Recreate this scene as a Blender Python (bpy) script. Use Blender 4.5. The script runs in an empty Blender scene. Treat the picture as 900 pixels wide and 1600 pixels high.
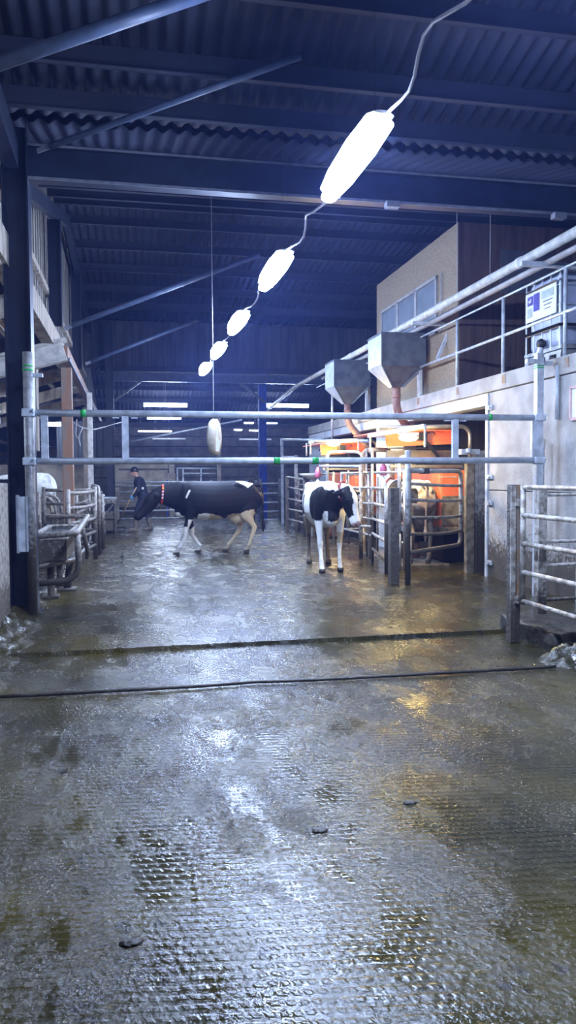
import bpy, bmesh, math, random
from mathutils import Vector, Matrix, noise
random.seed(7)
V = Vector
S = bpy.context.scene
COL = S.collection
PI = math.pi

# ------------------------------------------------------------------ camera
EYE = V((0, 0, 1.53))
yaw, pitch, roll = math.radians(11.5), math.radians(2.68), 0.0063
Fw = V((math.sin(yaw) * math.cos(pitch), math.cos(yaw) * math.cos(pitch), -math.sin(pitch)))
R0 = V((math.cos(yaw), -math.sin(yaw), 0))
U0 = R0.cross(Fw)
Rt = R0 * math.cos(roll) - U0 * math.sin(roll)
Up = U0 * math.cos(roll) + R0 * math.sin(roll)
cam = bpy.data.objects.new('camera', bpy.data.cameras.new('camera'))
COL.objects.link(cam)
cam.matrix_world = Matrix(((Rt.x, Up.x, -Fw.x, EYE.x), (Rt.y, Up.y, -Fw.y, EYE.y), (Rt.z, Up.z, -Fw.z, EYE.z), (0, 0, 0, 1)))
cam.data.sensor_fit = 'VERTICAL'; cam.data.sensor_height = 36; cam.data.lens = 27
cam.data.clip_end = 200
S.camera = cam

def at(px, py, Y=None, X=None, Z=None):
    """point in the place seen at a pixel, on the plane Y=, X= or Z="""
    d = Fw + Rt * ((px - 450) / 1200) + Up * ((800 - py) / 1200)
    if Y is not None: t = Y / d.y
    elif X is not None: t = X / d.x
    else: t = (Z - EYE.z) / d.z
    return EYE + d * t

# ------------------------------------------------------------------ materials
def new_mat(name):
    m = bpy.data.materials.new(name); m.use_nodes = True
    return m, m.node_tree.nodes, m.node_tree.links, m.node_tree.nodes['Principled BSDF']

def mat(name, col, rough=.6, metal=0.0, var=.25, scale=6.0, col2=None, bump=0.0, bscale=40.0, mud=0.0, spec=.5, amt=(.42, .62), stretch=None):
    m, N, L, B = new_mat(name)
    B.inputs['Roughness'].default_value = rough; B.inputs['Metallic'].default_value = metal
    B.inputs['Specular IOR Level'].default_value = spec
    tc = N.new('ShaderNodeNewGeometry')
    src = tc.outputs['Position']
    if stretch:
        mp = N.new('ShaderNodeMapping'); mp.inputs['Scale'].default_value = stretch
        L.new(src, mp.inputs[0]); src = mp.outputs[0]
    n = N.new('ShaderNodeTexNoise'); n.inputs['Scale'].default_value = scale; n.inputs['Detail'].default_value = 6
    L.new(src, n.inputs['Vector'])
    r = N.new('ShaderNodeMapRange'); r.inputs[1].default_value = amt[0]; r.inputs[2].default_value = amt[1]
    L.new(n.outputs['Fac'], r.inputs[0])
    mx = N.new('ShaderNodeMix'); mx.data_type = 'RGBA'
    c2 = col2 if col2 else tuple(c * (1 - var) for c in col)
    mx.inputs[6].default_value = (*col, 1); mx.inputs[7].default_value = (*c2, 1)
    L.new(r.outputs[0], mx.inputs[0])
    out = mx.outputs[2]
    if mud > 0:   # splashes of dried muck, denser near the floor where cattle brush past
        g = N.new('ShaderNodeSeparateXYZ'); L.new(tc.outputs['Position'], g.inputs[0])
        h = N.new('ShaderNodeMapRange'); h.inputs[1].default_value = mud; h.inputs[2].default_value = 0.0
        h.inputs[3].default_value = 0; h.inputs[4].default_value = 1
        L.new(g.outputs[2], h.inputs[0])
        n2 = N.new('ShaderNodeTexNoise'); n2.inputs['Scale'].default_value = 22; n2.inputs['Detail'].default_value = 8
        L.new(tc.outputs['Position'], n2.inputs['Vector'])
        a = N.new('ShaderNodeMath'); a.operation = 'ADD'; L.new(h.outputs[0], a.inputs[0]); L.new(n2.outputs['Fac'], a.inputs[1])
        r2 = N.new('ShaderNodeMapRange'); r2.inputs[1].default_value = .72; r2.inputs[2].default_value = 1.0
        L.new(a.outputs[0], r2.inputs[0])
        m2 = N.new('ShaderNodeMix'); m2.data_type = 'RGBA'; L.new(r2.outputs[0], m2.inputs[0]); L.new(out, m2.inputs[6])
        m2.inputs[7].default_value = (.075, .062, .045, 1)
        out = m2.outputs[2]
        if metal > 0:
            iv = N.new('ShaderNodeMath'); iv.operation = 'MULTIPLY_ADD'; iv.inputs[1].default_value = -metal; iv.inputs[2].default_value = metal
            L.new(r2.outputs[0], iv.inputs[0]); L.new(iv.outputs[0], B.inputs['Metallic'])
    L.new(out, B.inputs['Base Color'])
    if bump:
        nb = N.new('ShaderNodeTexNoise'); nb.inputs['Scale'].default_value = bscale; nb.inputs['Detail'].default_value = 5
        L.new(src, nb.inputs['Vector'])
        b = N.new('ShaderNodeBump'); b.inputs['Strength'].default_value = bump; b.inputs['Distance'].default_value = .02
        L.new(nb.outputs['Fac'], b.inputs['Height']); L.new(b.outputs[0], B.inputs['Normal'])
    return m

def emit(name, col, strength):
    m, N, L, B = new_mat(name)
    B.inputs['Base Color'].default_value = (.8, .8, .8, 1)
    B.inputs['Emission Color'].default_value = (*col, 1); B.inputs['Emission Strength'].default_value = strength
    return m

M = {}
M['galv'] = mat('galvanised_steel', (.60, .65, .72), .42, .2, .3, 9, bump=.15, bscale=60)
M['galv_mud'] = mat('mucky_galvanised_steel', (.38, .375, .37), .5, .25, .4, 12, mud=1.5, bump=.3, bscale=55)
M['rail_pale'] = mat('weathered_pale_rail', (.50, .47, .42), .5, .2, .45, 14, col2=(.22, .19, .15), bump=.5, bscale=50, mud=.6)
M['pen'] = mat('mucky_pen_tube', (.30, .27, .23), .5, .1, .5, 14, col2=(.13, .11, .085), bump=.4, bscale=45, mud=1.2)
M['muck_post'] = mat('muck_crusted_post', (.13, .115, .10), .6, 0, .5, 14, bump=.8, bscale=35, mud=.9)
M['rust'] = mat('rusty_steel', (.30, .18, .09), .7, .2, .6, 10, col2=(.28, .26, .24), bump=.4)
M['navy'] = mat('navy_paint', (.012, .017, .040), .42, 0, .35, 4, bump=.08)
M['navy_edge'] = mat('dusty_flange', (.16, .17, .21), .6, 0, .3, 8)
M['blue'] = mat('bright_blue_paint', (.03, .09, .55), .4, 0, .3, 5)
M['brace'] = mat('blue_grey_tube', (.07, .10, .18), .45, 0, .25, 6)
M['roof'] = mat('fibre_cement_sheet', (.021, .025, .055), .85, 0, .35, 1.2, bump=.1)  # navy tint puts the lamps' blue bloom and haze into the sheet colour
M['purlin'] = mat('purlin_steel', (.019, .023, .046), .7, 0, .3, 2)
M['clad'] = mat('timber_boarding', (.22, .20, .175), .85, 0, .45, 5, stretch=(1, 1, .12))
M['clad_dark'] = mat('dark_sheet_cladding', (.085, .09, .11), .8, 0, .4, 3, stretch=(1, 1, .2))
M['timber'] = mat('grey_timber', (.36, .31, .25), .85, 0, .5, 8, stretch=(1, 1, .25), bump=.2)
M['timber_brown'] = mat('brown_timber', (.26, .13, .07), .7, 0, .45, 9, stretch=(1, 1, .2), col2=(.20, .17, .14))
M['timber_pale'] = mat('pale_dusty_beam', (.52, .50, .46), .85, 0, .35, 7)
M['conc'] = mat('spattered_concrete', (.42, .41, .39), .8, 0, .35, 3.0, col2=(.30, .29, .27), bump=.5, bscale=30, mud=.9)
M['conc_left'] = mat('rough_mucky_concrete', (.34, .31, .27), .85, 0, .5, 16, col2=(.16, .14, .115), bump=.9, bscale=28, mud=.7)
M['conc_back'] = mat('cream_concrete', (.46, .41, .34), .85, 0, .35, 3, bump=.2)
M['back_dark'] = mat('dark_stained_boards', (.10, .09, .085), .85, 0, .5, 3, bump=.3)
M['kerb'] = mat('wet_mucky_kerb', (.045, .038, .028), .5, 0, .5, 9, bump=1.0, bscale=18)
M['ply'] = mat('osb_board', (.29, .225, .145), .8, 0, .35, 26, col2=(.20, .145, .09), amt=(.35, .65))
M['ply_dark'] = mat('dark_brown_boards', (.115, .07, .055), .75, 0, .45, 9, stretch=(1, 1, .12))
M['glass_grey'] = mat('grey_window_pane', (.20, .23, .27), .22, 0, .15, 3)
M['white_frame'] = mat('off_white_frame', (.6, .6, .6), .5, 0, .15, 5)
M['bin'] = mat('dusty_grey_bin', (.10, .115, .135), .55, .2, .35, 6)
M['bin_edge'] = mat('pale_bin_flange', (.45, .50, .56), .5, .3, .25, 6)
M['brownpipe'] = mat('brown_plastic_pipe', (.30, .165, .125), .55, 0, .35, 6)
M['augur'] = mat('cream_feed_tube', (.58, .57, .53), .5, 0, .3, 8)
M['ibc'] = mat('milky_plastic_tank', (.42, .47, .62), .4, 0, .15, 5)
M['black'] = mat('black_plastic', (.012, .012, .014), .45, 0, .3, 10)
M['red'] = mat('red_painted_panel', (.80, .17, .07), .3, .0, .2, 4, col2=(.78, .24, .09))
M['steel'] = mat('brushed_stainless', (.55, .53, .50), .32, .8, .25, 7)
M['steel_dirty'] = mat('dirty_stainless', (.38, .33, .25), .45, .5, .5, 9, col2=(.17, .14, .10))
M['white_paint'] = mat('white_panel', (.46, .50, .56), .55, 0, .2, 3)
M['lamp'] = emit('cool_led_diffuser', (.50, .64, 1.0), 74)
M['lamp_far'] = emit('cool_tube_diffuser', (.58, .71, 1.0), 38)
M['lamp_small'] = emit('slim_tube_diffuser', (.70, .80, 1.0), 9)
M['warm'] = emit('warm_lamp_diffuser', (1.0, .72, .27), 140)
M['housing'] = mat('lamp_housing', (.5, .5, .52), .5)
M['green'] = mat('green_tape', (.02, .42, .08), .5)
M['cable'] = mat('pale_cable', (.34, .33, .33), .6)
M['pink'] = mat('pink_plastic', (.62, .16, .30), .4)
M['white'] = mat('white_plastic', (.72, .72, .70), .45, 0, .12, 8)
M['purple'] = mat('purple_print', (.05, .04, .28), .5)
M['greenish'] = mat('pale_green_print', (.45, .52, .45), .5)
M['fan'] = mat('dusty_cream_reel', (.50, .45, .36), .75, 0, .3, 8)
M['rope'] = mat('wet_steel_rod', (.07, .06, .05), .35, .4, .4, 20, bump=.4)
M['skin'] = mat('skin', (.55, .32, .24), .55)
M['jacket'] = mat('navy_workwear', (.018, .022, .045), .8, 0, .4, 20, bump=.3)
M['blueglove'] = mat('blue_glove', (.12, .38, .72), .45)
M['boot'] = mat('muddy_olive_boot', (.17, .15, .115), .6, 0, .5, 20)
M['wood_handle'] = mat('pale_wood_handle', (.55, .40, .24), .6)
M['collar_red'] = mat('red_collar', (.45, .03, .03), .55)
M['yellow'] = mat('yellow_plastic', (.75, .62, .06), .5)
M['orange_band'] = mat('muck_brown_tank', (.18, .09, .05), .6)
M['eye'] = mat('dark_eye', (.01, .008, .006), .12)
M['water'] = mat('trough_water', (.16, .19, .21), .08, 0, .2, 4)

def coat_mat():
    m, N, L, B = new_mat('cow_coat')
    a = N.new('ShaderNodeVertexColor'); a.layer_name = 'coat'
    n = N.new('ShaderNodeTexNoise'); n.inputs['Scale'].default_value = 30
    tc = N.new('ShaderNodeTexCoord'); L.new(tc.outputs['Object'], n.inputs['Vector'])
    r = N.new('ShaderNodeMapRange'); r.inputs[3].default_value = .82; r.inputs[4].default_value = 1.12; L.new(n.outputs['Fac'], r.inputs[0])
    mx = N.new('ShaderNodeVectorMath'); mx.operation = 'SCALE'; L.new(a.outputs['Color'], mx.inputs[0]); L.new(r.outputs[0], mx.inputs['Scale'])
    L.new(mx.outputs[0], B.inputs['Base Color']); B.inputs['Roughness'].default_value = .6; B.inputs['Specular IOR Level'].default_value = .2
    b = N.new('ShaderNodeBump'); b.inputs['Strength'].default_value = .15; b.inputs['Distance'].default_value = .01
    n2 = N.new('ShaderNodeTexNoise'); n2.inputs['Scale'].default_value = 90; L.new(tc.outputs['Object'], n2.inputs['Vector'])
    L.new(n2.outputs['Fac'], b.inputs['Height']); L.new(b.outputs[0], B.inputs['Normal'])
    return m
M['coat'] = coat_mat()

def floor_mat():
    m, N, L, B = new_mat('wet_mucky_grooved_concrete')
    g = N.new('ShaderNodeNewGeometry'); P = g.outputs['Position']
    def mapping(scale, rot=0):
        mp = N.new('ShaderNodeMapping'); mp.inputs['Scale'].default_value = scale; mp.inputs['Rotation'].default_value = (0, 0, rot)
        L.new(P, mp.inputs[0]); return mp.outputs[0]
    def nz(scale, vec, det=6, rough=.55, dist=0):
        n = N.new('ShaderNodeTexNoise'); n.inputs['Scale'].default_value = scale; n.inputs['Detail'].default_value = det
        n.inputs['Roughness'].default_value = rough; n.inputs['Distortion'].default_value = dist
        L.new(vec, n.inputs['Vector']); return n.outputs['Fac']
    def rng(v, a, b, c=0, d=1):
        r = N.new('ShaderNodeMapRange'); r.inputs[1].default_value = a; r.inputs[2].default_value = b
        r.inputs[3].default_value = c; r.inputs[4].default_value = d; L.new(v, r.inputs[0]); return r.outputs[0]
    def mth(op, a, b):
        x = N.new('ShaderNodeMath'); x.operation = op
        for i, v in enumerate((a, b)):
            if isinstance(v, (int, float)): x.inputs[i].default_value = v
            else: L.new(v, x.inputs[i])
        return x.outputs[0]
    def mix(f, a, b):
        x = N.new('ShaderNodeMix'); x.data_type = 'RGBA'; L.new(f, x.inputs[0])
        for i, v in ((6, a), (7, b)):
            if isinstance(v, tuple): x.inputs[i].default_value = (*v, 1)
            else: L.new(v, x.inputs[i])
        return x.outputs[2]
    big = nz(.45, mapping((1, .5, 1), -.5), 4, .5, .5)
    sludge = rng(nz(2.6, mapping((1.5, .55, 1), -.5), 10, .78, .3), .44, .60)      # patches of churned muck
    veil = rng(big, .40, .58, .12, 1.0)
    sl = mth('MULTIPLY', sludge, veil)
    base = mix(rng(nz(.8, P, 5), .38, .62), (.060, .046, .007), (.020, .019, .009))
    grain = rng(nz(55, P, 5, .75), .42, .62)
    muckc = mix(grain, (.012, .009, .005), (.095, .078, .048))
    base = mix(mth('MULTIPLY', sl, .85), base, muckc)
    base = mix(rng(nz(6, P, 8), .62, .68), base, (.018, .014, .008))
    base = mix(mth('MULTIPLY', rng(nz(75, P, 3, .6), .60, .66), rng(nz(4, P, 6, .7), .46, .54)), base, (.20, .17, .12))   # pale straw grit, coloured in also to stand for wet glints
    L.new(base, B.inputs['Base Color'])
    L.new(rng(nz(3.2, mapping((1, .6, 1), .2), 12, .74, .2), .43, .57, .05, .31), B.inputs['Roughness'])
    B.inputs['Specular IOR Level'].default_value = .5
    # ribs pressed into the concrete: rows across the passage broken into short dashes
    def wave(dirn, scale, vec, dist):
        w = N.new('ShaderNodeTexWave'); w.wave_type = 'BANDS'; w.bands_direction = dirn; w.inputs['Scale'].default_value = scale
        w.inputs['Distortion'].default_value = dist; w.inputs['Detail'].default_value = 2; w.inputs['Detail Scale'].default_value = 1.5
        L.new(vec, w.inputs['Vector']); return w.outputs['Fac']
    rows_ = rng(wave('Y', 7.2, mapping((1, 1, 1), .14), 1.5), .25, .8)
    dash = rng(wave('X', 8.5, mapping((1, 1, 1), -.35), 2.5), .1, .6, .45, 1)
    groove = mth('MULTIPLY', mth('MULTIPLY', rows_, dash), mth('SUBTRACT', 1.0, mth('MULTIPLY', sl, .8)))
    clump = rng(nz(40, mapping((1, .8, 1), -.4), 4, .6), .30, .72, -.5, .5)
    clump2 = rng(nz(15, P, 3, .6), .35, .7, -.5, .5)
    h = mth('ADD', mth('MULTIPLY', groove, .0016), mth('MULTIPLY', nz(120, P, 2, .6), .0006))
    h = mth('ADD', h, mth('MULTIPLY', mth('ADD', mth('MULTIPLY', clump, .0120), mth('MULTIPLY', clump2, .005)), mth('ADD', sl, .03)))
    h = mth('ADD', h, mth('MULTIPLY', nz(5, P, 3), .0025))
    b = N.new('ShaderNodeBump'); b.inputs['Strength'].default_value = 1.0; b.inputs['Distance'].default_value = 1.0
    L.new(h, b.inputs['Height']); L.new(b.outputs[0], B.inputs['Normal'])
    return m
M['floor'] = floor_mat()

# ------------------------------------------------------------------ mesh helpers
class MB:
    def __init__(self): self.bm = bmesh.new()
    def box(self, c, s, rot=None, bevel=0):
        tmp = bmesh.new(); bmesh.ops.create_cube(tmp, size=1)
        for v in tmp.verts: v.co = V((v.co.x * s[0], v.co.y * s[1], v.co.z * s[2]))
        if bevel: bmesh.ops.bevel(tmp, geom=list(tmp.edges), offset=bevel, segments=2, affect='EDGES', profile=.5)
        mt = Matrix.Translation(V(c)) @ (rot.to_4x4() if rot else Matrix.Identity(4))
        bmesh.ops.transform(tmp, matrix=mt, verts=tmp.verts)
        me = bpy.data.meshes.new('t'); tmp.to_mesh(me); tmp.free(); self.bm.from_mesh(me); bpy.data.meshes.remove(me)
        return self
    def bar(self, p0, p1, w, h, up=V((0, 0, 1)), bevel=0):
        """rectangular bar between two points"""
        p0, p1 = V(p0), V(p1); t = (p1 - p0); ln = t.length; t = t.normalized()
        s = t.cross(up)
        if s.length < 1e-4: s = V((1, 0, 0))
        s.normalize(); u = s.cross(t)
        rot = Matrix((s, t, u)).transposed()
        return self.box((p0 + p1) / 2, (w, ln, h), rot, bevel)
    def ring(self, c, a, b, n, sa=None, ph=0):
        return [self.bm.verts.new(c + a * math.cos(ph + 2 * PI * i / n) + b * math.sin(ph + 2 * PI * i / n)) for i in range(n)]
    def skin(self, rings, closed=False, caps=True):
        n = len(rings[0]); k = len(rings)
        for j in range(k if closed else k - 1):
            r0, r1 = rings[j], rings[(j + 1) % k]
            for i in range(n):
                self.bm.faces.new((r0[i], r0[(i + 1) % n], r1[(i + 1) % n], r1[i]))
        if caps and not closed:
            self.bm.faces.new(list(reversed(rings[0]))); self.bm.faces.new(rings[-1])
    def tube(self, pts, r, n=10, closed=False):
        pts = [V(p) for p in pts]; k = len(pts); rings = []; prev = None
        for i, p in enumerate(pts):
            if closed: t = (pts[(i + 1) % k] - pts[i - 1]).normalized()
            else:
                a = (pts[min(i + 1, k - 1)] - p); b = (p - pts[max(i - 1, 0)])
                t = (a.normalized() + b.normalized()).normalized() if a.length and b.length else (a + b).normalized()
            if prev is None:
                ref = V((0, 0, 1)) if abs(t.z) < .9 else V((1, 0, 0))
                s = t.cross(ref).normalized()
            else:
                s = (prev - t * prev.dot(t)).normalized()
            prev = s; u = t.cross(s)
            rr = r[i] if isinstance(r, (list, tuple)) else r
            rings.append(self.ring(p, s * rr, u * rr, n))
        self.skin(rings, closed)
        return self
    def lathe(self, c, prof, n=20, axis=V((0, 0, 1))):
        c = V(c); axis = axis.normalized()
        s = axis.cross(V((1, 0, 0)) if abs(axis.x) < .9 else V((0, 1, 0))).normalized(); u = axis.cross(s)
        self.skin([self.ring(c + axis * z, s * max(r, 1e-4), u * max(r, 1e-4), n) for r, z in prof]); return self
    def loft(self, st, side, n=16, power=2.0):
        """st: list of (centre, half width along side, half height, tangent or None)"""
        side = V(side).normalized(); rings = []
        k = len(st)
        for i, (c, a, b) in enumerate(st):
            c = V(c); t = (V(st[min(i + 1, k - 1)][0]) - V(st[max(i - 1, 0)][0])).normalized()
            sd = (side - t * side.dot(t)).normalized(); u = t.cross(sd)
            rg = []
            for q in range(n):
                th = 2 * PI * q / n; cx, sx = math.cos(th), math.sin(th)
                e = 2 / power
                rg.append(self.bm.verts.new(c + sd * a * math.copysign(abs(cx) ** e, cx) + u * b * math.copysign(abs(sx) ** e, sx)))
            rings.append(rg)
        self.skin(rings); return self
    def ell(self, c, r, rot=None, seg=14):
        tmp = bmesh.new(); bmesh.ops.create_uvsphere(tmp, u_segments=seg, v_segments=seg // 2 + 2, radius=1)
        mt = Matrix.Translation(V(c)) @ (rot.to_4x4() if rot else Matrix.Identity(4)) @ Matrix.Diagonal((r[0], r[1], r[2], 1))
        bmesh.ops.transform(tmp, matrix=mt, verts=tmp.verts)
        me = bpy.data.meshes.new('t'); tmp.to_mesh(me); tmp.free(); self.bm.from_mesh(me); bpy.data.meshes.remove(me); return self
    def poly(self, pts, ext):
        """extruded polygon"""
        ext = V(ext); a = [self.bm.verts.new(V(p)) for p in pts]; b = [self.bm.verts.new(V(p) + ext) for p in pts]
        n = len(pts); self.bm.faces.new(list(reversed(a))); self.bm.faces.new(b)
        for i in range(n): self.bm.faces.new((a[i], a[(i + 1) % n], b[(i + 1) % n], b[i]))
        return self
    def build(self, name, m, parent=None, smooth=False, label=None):
        bm = self.bm
        bmesh.ops.recalc_face_normals(bm, faces=bm.faces)
        if parent is not None and parent.get('_w'):
            off = V(parent['_w']); bmesh.ops.translate(bm, verts=bm.verts, vec=-off)
        me = bpy.data.meshes.new(name); bm.to_mesh(me); bm.free()
        if isinstance(m, str): m = M[m]
        me.materials.append(m)
        if smooth:
            for p in me.polygons: p.use_smooth = True
        o = bpy.data.objects.new(name, me); COL.objects.link(o)
        if parent is not None: o.parent = parent
        if parent is not None and parent.get('_w'): pass
        if label: o['label'] = label
        return o

def sub(o, parent):
    """make a world-space mesh builder's object the child of a part (parts sit at their thing's origin)"""
    return o

def tag(o, label, cat, group=None, kind=None):
    o['label'] = label; o['category'] = cat
    if group: o['group'] = group
    if kind: o['kind'] = kind
    return o

def thing(name, label, cat, loc=(0, 0, 0), group=None, rz=0):
    o = bpy.data.objects.new(name, None); COL.objects.link(o)
    o.empty_display_size = .1; o.location = loc; o.rotation_euler = (0, 0, rz)
    if rz == 0: o['_w'] = tuple(loc)
    return tag(o, label, cat, group)

def solo(mb, name, m, label, cat, group=None, smooth=False, base=None):
    """one-mesh thing; geometry given in world space, origin moved to its base"""
    bm = mb.bm
    if base is None:
        zs = min(v.co.z for v in bm.verts); n = len(bm.verts)
        base = V((sum(v.co.x for v in bm.verts) / n, sum(v.co.y for v in bm.verts) / n, zs))
    bmesh.ops.translate(bm, verts=bm.verts, vec=-V(base))
    o = mb.build(name, m, None, smooth); o.location = base
    return tag(o, label, cat, group)

def struct(mb, name, m, smooth=False):
    o = mb.build(name, m, None, smooth); o['kind'] = 'structure'; return o

def subpart(mb, name, m, part, thing_, smooth=False, label=None):
    o = mb.build(name, m, thing_, smooth, label); o.parent = part; return o

def fillet(pts, r, seg=6):
    pts = [V(p) for p in pts]; out = [pts[0]]
    for i in range(1, len(pts) - 1):
        p, a, b = pts[i], pts[i - 1], pts[i + 1]
        da, db = (a - p), (b - p); rr = min(r, da.length * .49, db.length * .49)
        s, e = p + da.normalized() * rr, p + db.normalized() * rr
        for k in range(seg + 1):
            t = k / seg; out.append(s * (1 - t) ** 2 + p * 2 * t * (1 - t) + e * t * t)
    out.append(pts[-1]); return out

def ibeam_mb(p0, p1, h, w, t=.014, up=V((0, 0, 1))):
    """I profile between two points, web along up"""
    mb = MB(); p0, p1 = V(p0), V(p1); d = (p1 - p0).normalized(); s = d.cross(up).normalized(); u = s.cross(d)
    mb.bar(p0, p1, t, h - 2 * t, up); 
    for k in (-1, 1): mb.bar(p0 + u * k * (h / 2 - t / 2), p1 + u * k * (h / 2 - t / 2), w, t, up)
    return mb

# ------------------------------------------------------------------ SETTING: floor
mb = MB()   # near slab
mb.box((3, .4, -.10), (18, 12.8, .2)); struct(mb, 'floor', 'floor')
mb = MB()   # raised slab behind the step, edge slightly broken
xs = [-7 + i * .12 for i in range(150)]
a = [mb.bm.verts.new((x, 6.80 + .012 * noise.noise(V((x * 3, 0, 0))) + .01 * noise.noise(V((x * 11, 3, 0))), .0)) for x in xs]
b = [mb.bm.verts.new((v.co.x, v.co.y + .012, .035)) for v in a]
c = [mb.bm.verts.new((v.co.x, 44, .035)) for v in a]
d = [mb.bm.verts.new((v.co.x, 44, -.2)) for v in a]
e = [mb.bm.verts.new((v.co.x, v.co.y, -.2)) for v in a]
for r0, r1 in ((e, a), (a, b), (b, c), (c, d), (d, e)):
    for i in range(len(xs) - 1): mb.bm.faces.new((r0[i], r0[i + 1], r1[i + 1], r1[i]))
mb.bm.faces.new([r[0] for r in (a, b, c, d, e)]); mb.bm.faces.new([r[-1] for r in (e, d, c, b, a)])
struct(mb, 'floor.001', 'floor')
FZ = .035

# ------------------------------------------------------------------ SETTING: roof
def roof_sheet(name, prof, x0, x1, pitch=.177, amp=.027):
    """corrugated sheet; prof is a list of (Y, Z)"""
    mb = MB(); n = int((x1 - x0) / pitch * 8)
    rows = []
    for (y, z) in prof:
        rows.append([mb.bm.verts.new((x0 + (x1 - x0) * i / n, y, z + amp * math.sin(2 * PI * i / 8))) for i in range(n + 1)])
    top = [[mb.bm.verts.new(v.co + V((0, 0, .012))) for v in r] for r in rows]
    for G in (rows, top):
        for j in range(len(G) - 1):
            for i in range(n): mb.bm.faces.new((G[j][i], G[j][i + 1], G[j + 1][i + 1], G[j + 1][i]))
    for j in (0, -1):
        for i in range(n): mb.bm.faces.new((rows[j][i], rows[j][i + 1], top[j][i + 1], top[j][i]))
    for i in (0, -1):
        for j in range(len(rows) - 1): mb.bm.faces.new((rows[j][i], rows[j + 1][i], top[j + 1][i], top[j][i]))
    return struct(mb, name, 'roof', True)
def zline(prof):
    def f(y):
        for (a, za), (b, zb) in zip(prof, prof[1:]):
            if a <= y <= b: return za + (zb - za) * (y - a) / (b - a)
    return f
near = [(-6, 5.6), (2.5, 7.1), (8.75, 5.42)]
mid = [(8.95, 5.42), (16.5, 7.25), (25.2, 6.55)]
far = [(25.4, 6.45), (38, 3.95)]
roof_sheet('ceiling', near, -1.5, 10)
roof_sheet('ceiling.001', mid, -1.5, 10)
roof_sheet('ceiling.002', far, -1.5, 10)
def zpur(prof, y): return zline(prof)(y) - .03
ptag = 0
def purlin(y, z, h=.20, w=.07, x0=-1.4, x1=9.9):
    mb = MB(); mb.box(((x0 + x1) / 2, y, z - h / 2), (x1 - x0, .012, h)); mb.box(((x0 + x1) / 2, y - w / 2, z - h + .006), (x1 - x0, w, .012))
    mb.box(((x0 + x1) / 2, y + w / 2, z - .006), (x1 - x0, w, .012))
    struct(mb, 'trim_%d' % (purlin.n), 'purlin'); purlin.n += 1
purlin.n = 1
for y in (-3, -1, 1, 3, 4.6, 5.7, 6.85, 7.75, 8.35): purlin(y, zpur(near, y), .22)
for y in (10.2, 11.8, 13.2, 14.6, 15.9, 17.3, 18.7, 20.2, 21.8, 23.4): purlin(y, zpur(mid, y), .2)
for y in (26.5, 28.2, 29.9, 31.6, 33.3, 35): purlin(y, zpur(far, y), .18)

# gable cladding between the two halves of the shed, above the cross beam
def sheet_wall(name, x0, x1, y, z0, z1, m, pitch=.25, depth=.03):
    mb = MB(); x = x0; pts = []
    while x < x1:
        pts += [(x, 0), (x + pitch * .3, 0), (x + pitch * .4, depth), (x + pitch * .9, depth), (x + pitch, 0)]; x += pitch
    rows = [[mb.bm.verts.new((px, y + dy + k, z)) for px, dy in pts] for z, k in ((z0, 0), (z1, 0), (z1, .02), (z0, .02))]
    for j in range(4):
        for i in range(len(pts) - 1): mb.bm.faces.new((rows[j][i], rows[j][i + 1], rows[(j + 1) % 4][i + 1], rows[(j + 1) % 4][i]))
    for i in (0, -1): mb.bm.faces.new([r[i] for r in rows])
    return struct(mb, name, m)
sheet_wall('wall_middle', -1.4, 9.9, 25.25, 5.0, 6.5, 'clad_dark', .25)
def boxstruct(name, c, s, m, bevel=0):
    mb = MB(); mb.box(c, s, None, bevel); return struct(mb, name, m)
# back wall: dark boards above, cream concrete panel below
mb = MB()
for k in range(9): mb.box((2, 38.0 + .01 * (k % 2), .25 + k * .5), (17, .08, .47))
struct(mb, 'wall_back', 'back_dark')
boxstruct('wall_outer', (10.1, 16, 4), (.15, 46, 8), 'clad_dark')
boxstruct('wall_outer.001', (-6.6, 18, 1.7), (.15, 44, 3.4), 'clad')
boxstruct('wall_rear', (2, -6.1, 3.5), (17.4, .15, 7.2), 'clad_dark')

# ------------------------------------------------------------------ left: boarding above, low concrete wall, lean-to
def boards_wall(name, x, y0, y1, z0, z1f, m, w=.16):
    mb = MB(); y = y0; k = 0
    while y < y1 - .01:
        e = min(y + w, y1); z1 = z1f((y + e) / 2)
        mb.box((x - (.012 if k % 2 else 0), (y + e) / 2, (z0 + z1) / 2), (.022, (e - y) - .006, z1 - z0)); y = e; k += 1
    return struct(mb, name, m)
boards_wall('wall_left', -1.42, -5.9, 8.75, 4.15, lambda y: zline(near)(min(max(y, -5.9), 8.7)) - .05, 'clad')
boards_wall('wall_left.001', -1.42, 8.95, 25.2, 4.15, lambda y: zline(mid)(min(max(y, 9), 25.1)) - .05, 'clad')
boards_wall('wall_left.002', -1.42, 25.4, 37.8, 3.3, lambda y: zline(far)(min(max(y, 25.5), 37.9)) - .05, 'clad_dark')
for z in (4.72,):          # horizontal rails nailed on the boarding
    mb = MB(); mb.box((-1.37, 9.7, z), (.07, 31, .11)); struct(mb, 'trim_%d' % purlin.n, 'timber'); purlin.n += 1
mb = MB(); mb.box((-1.36, 16.9, 3.98), (.2, 34, .34)); struct(mb, 'trim_%d' % purlin.n, 'timber'); purlin.n += 1   # pale wall plate
# low concrete wall, near left
mb = MB(); mb.box((-1.42, 2.2, .74), (.34, 12.3, 1.48), None, .02); struct(mb, 'wall_low', 'conc_left')
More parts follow.
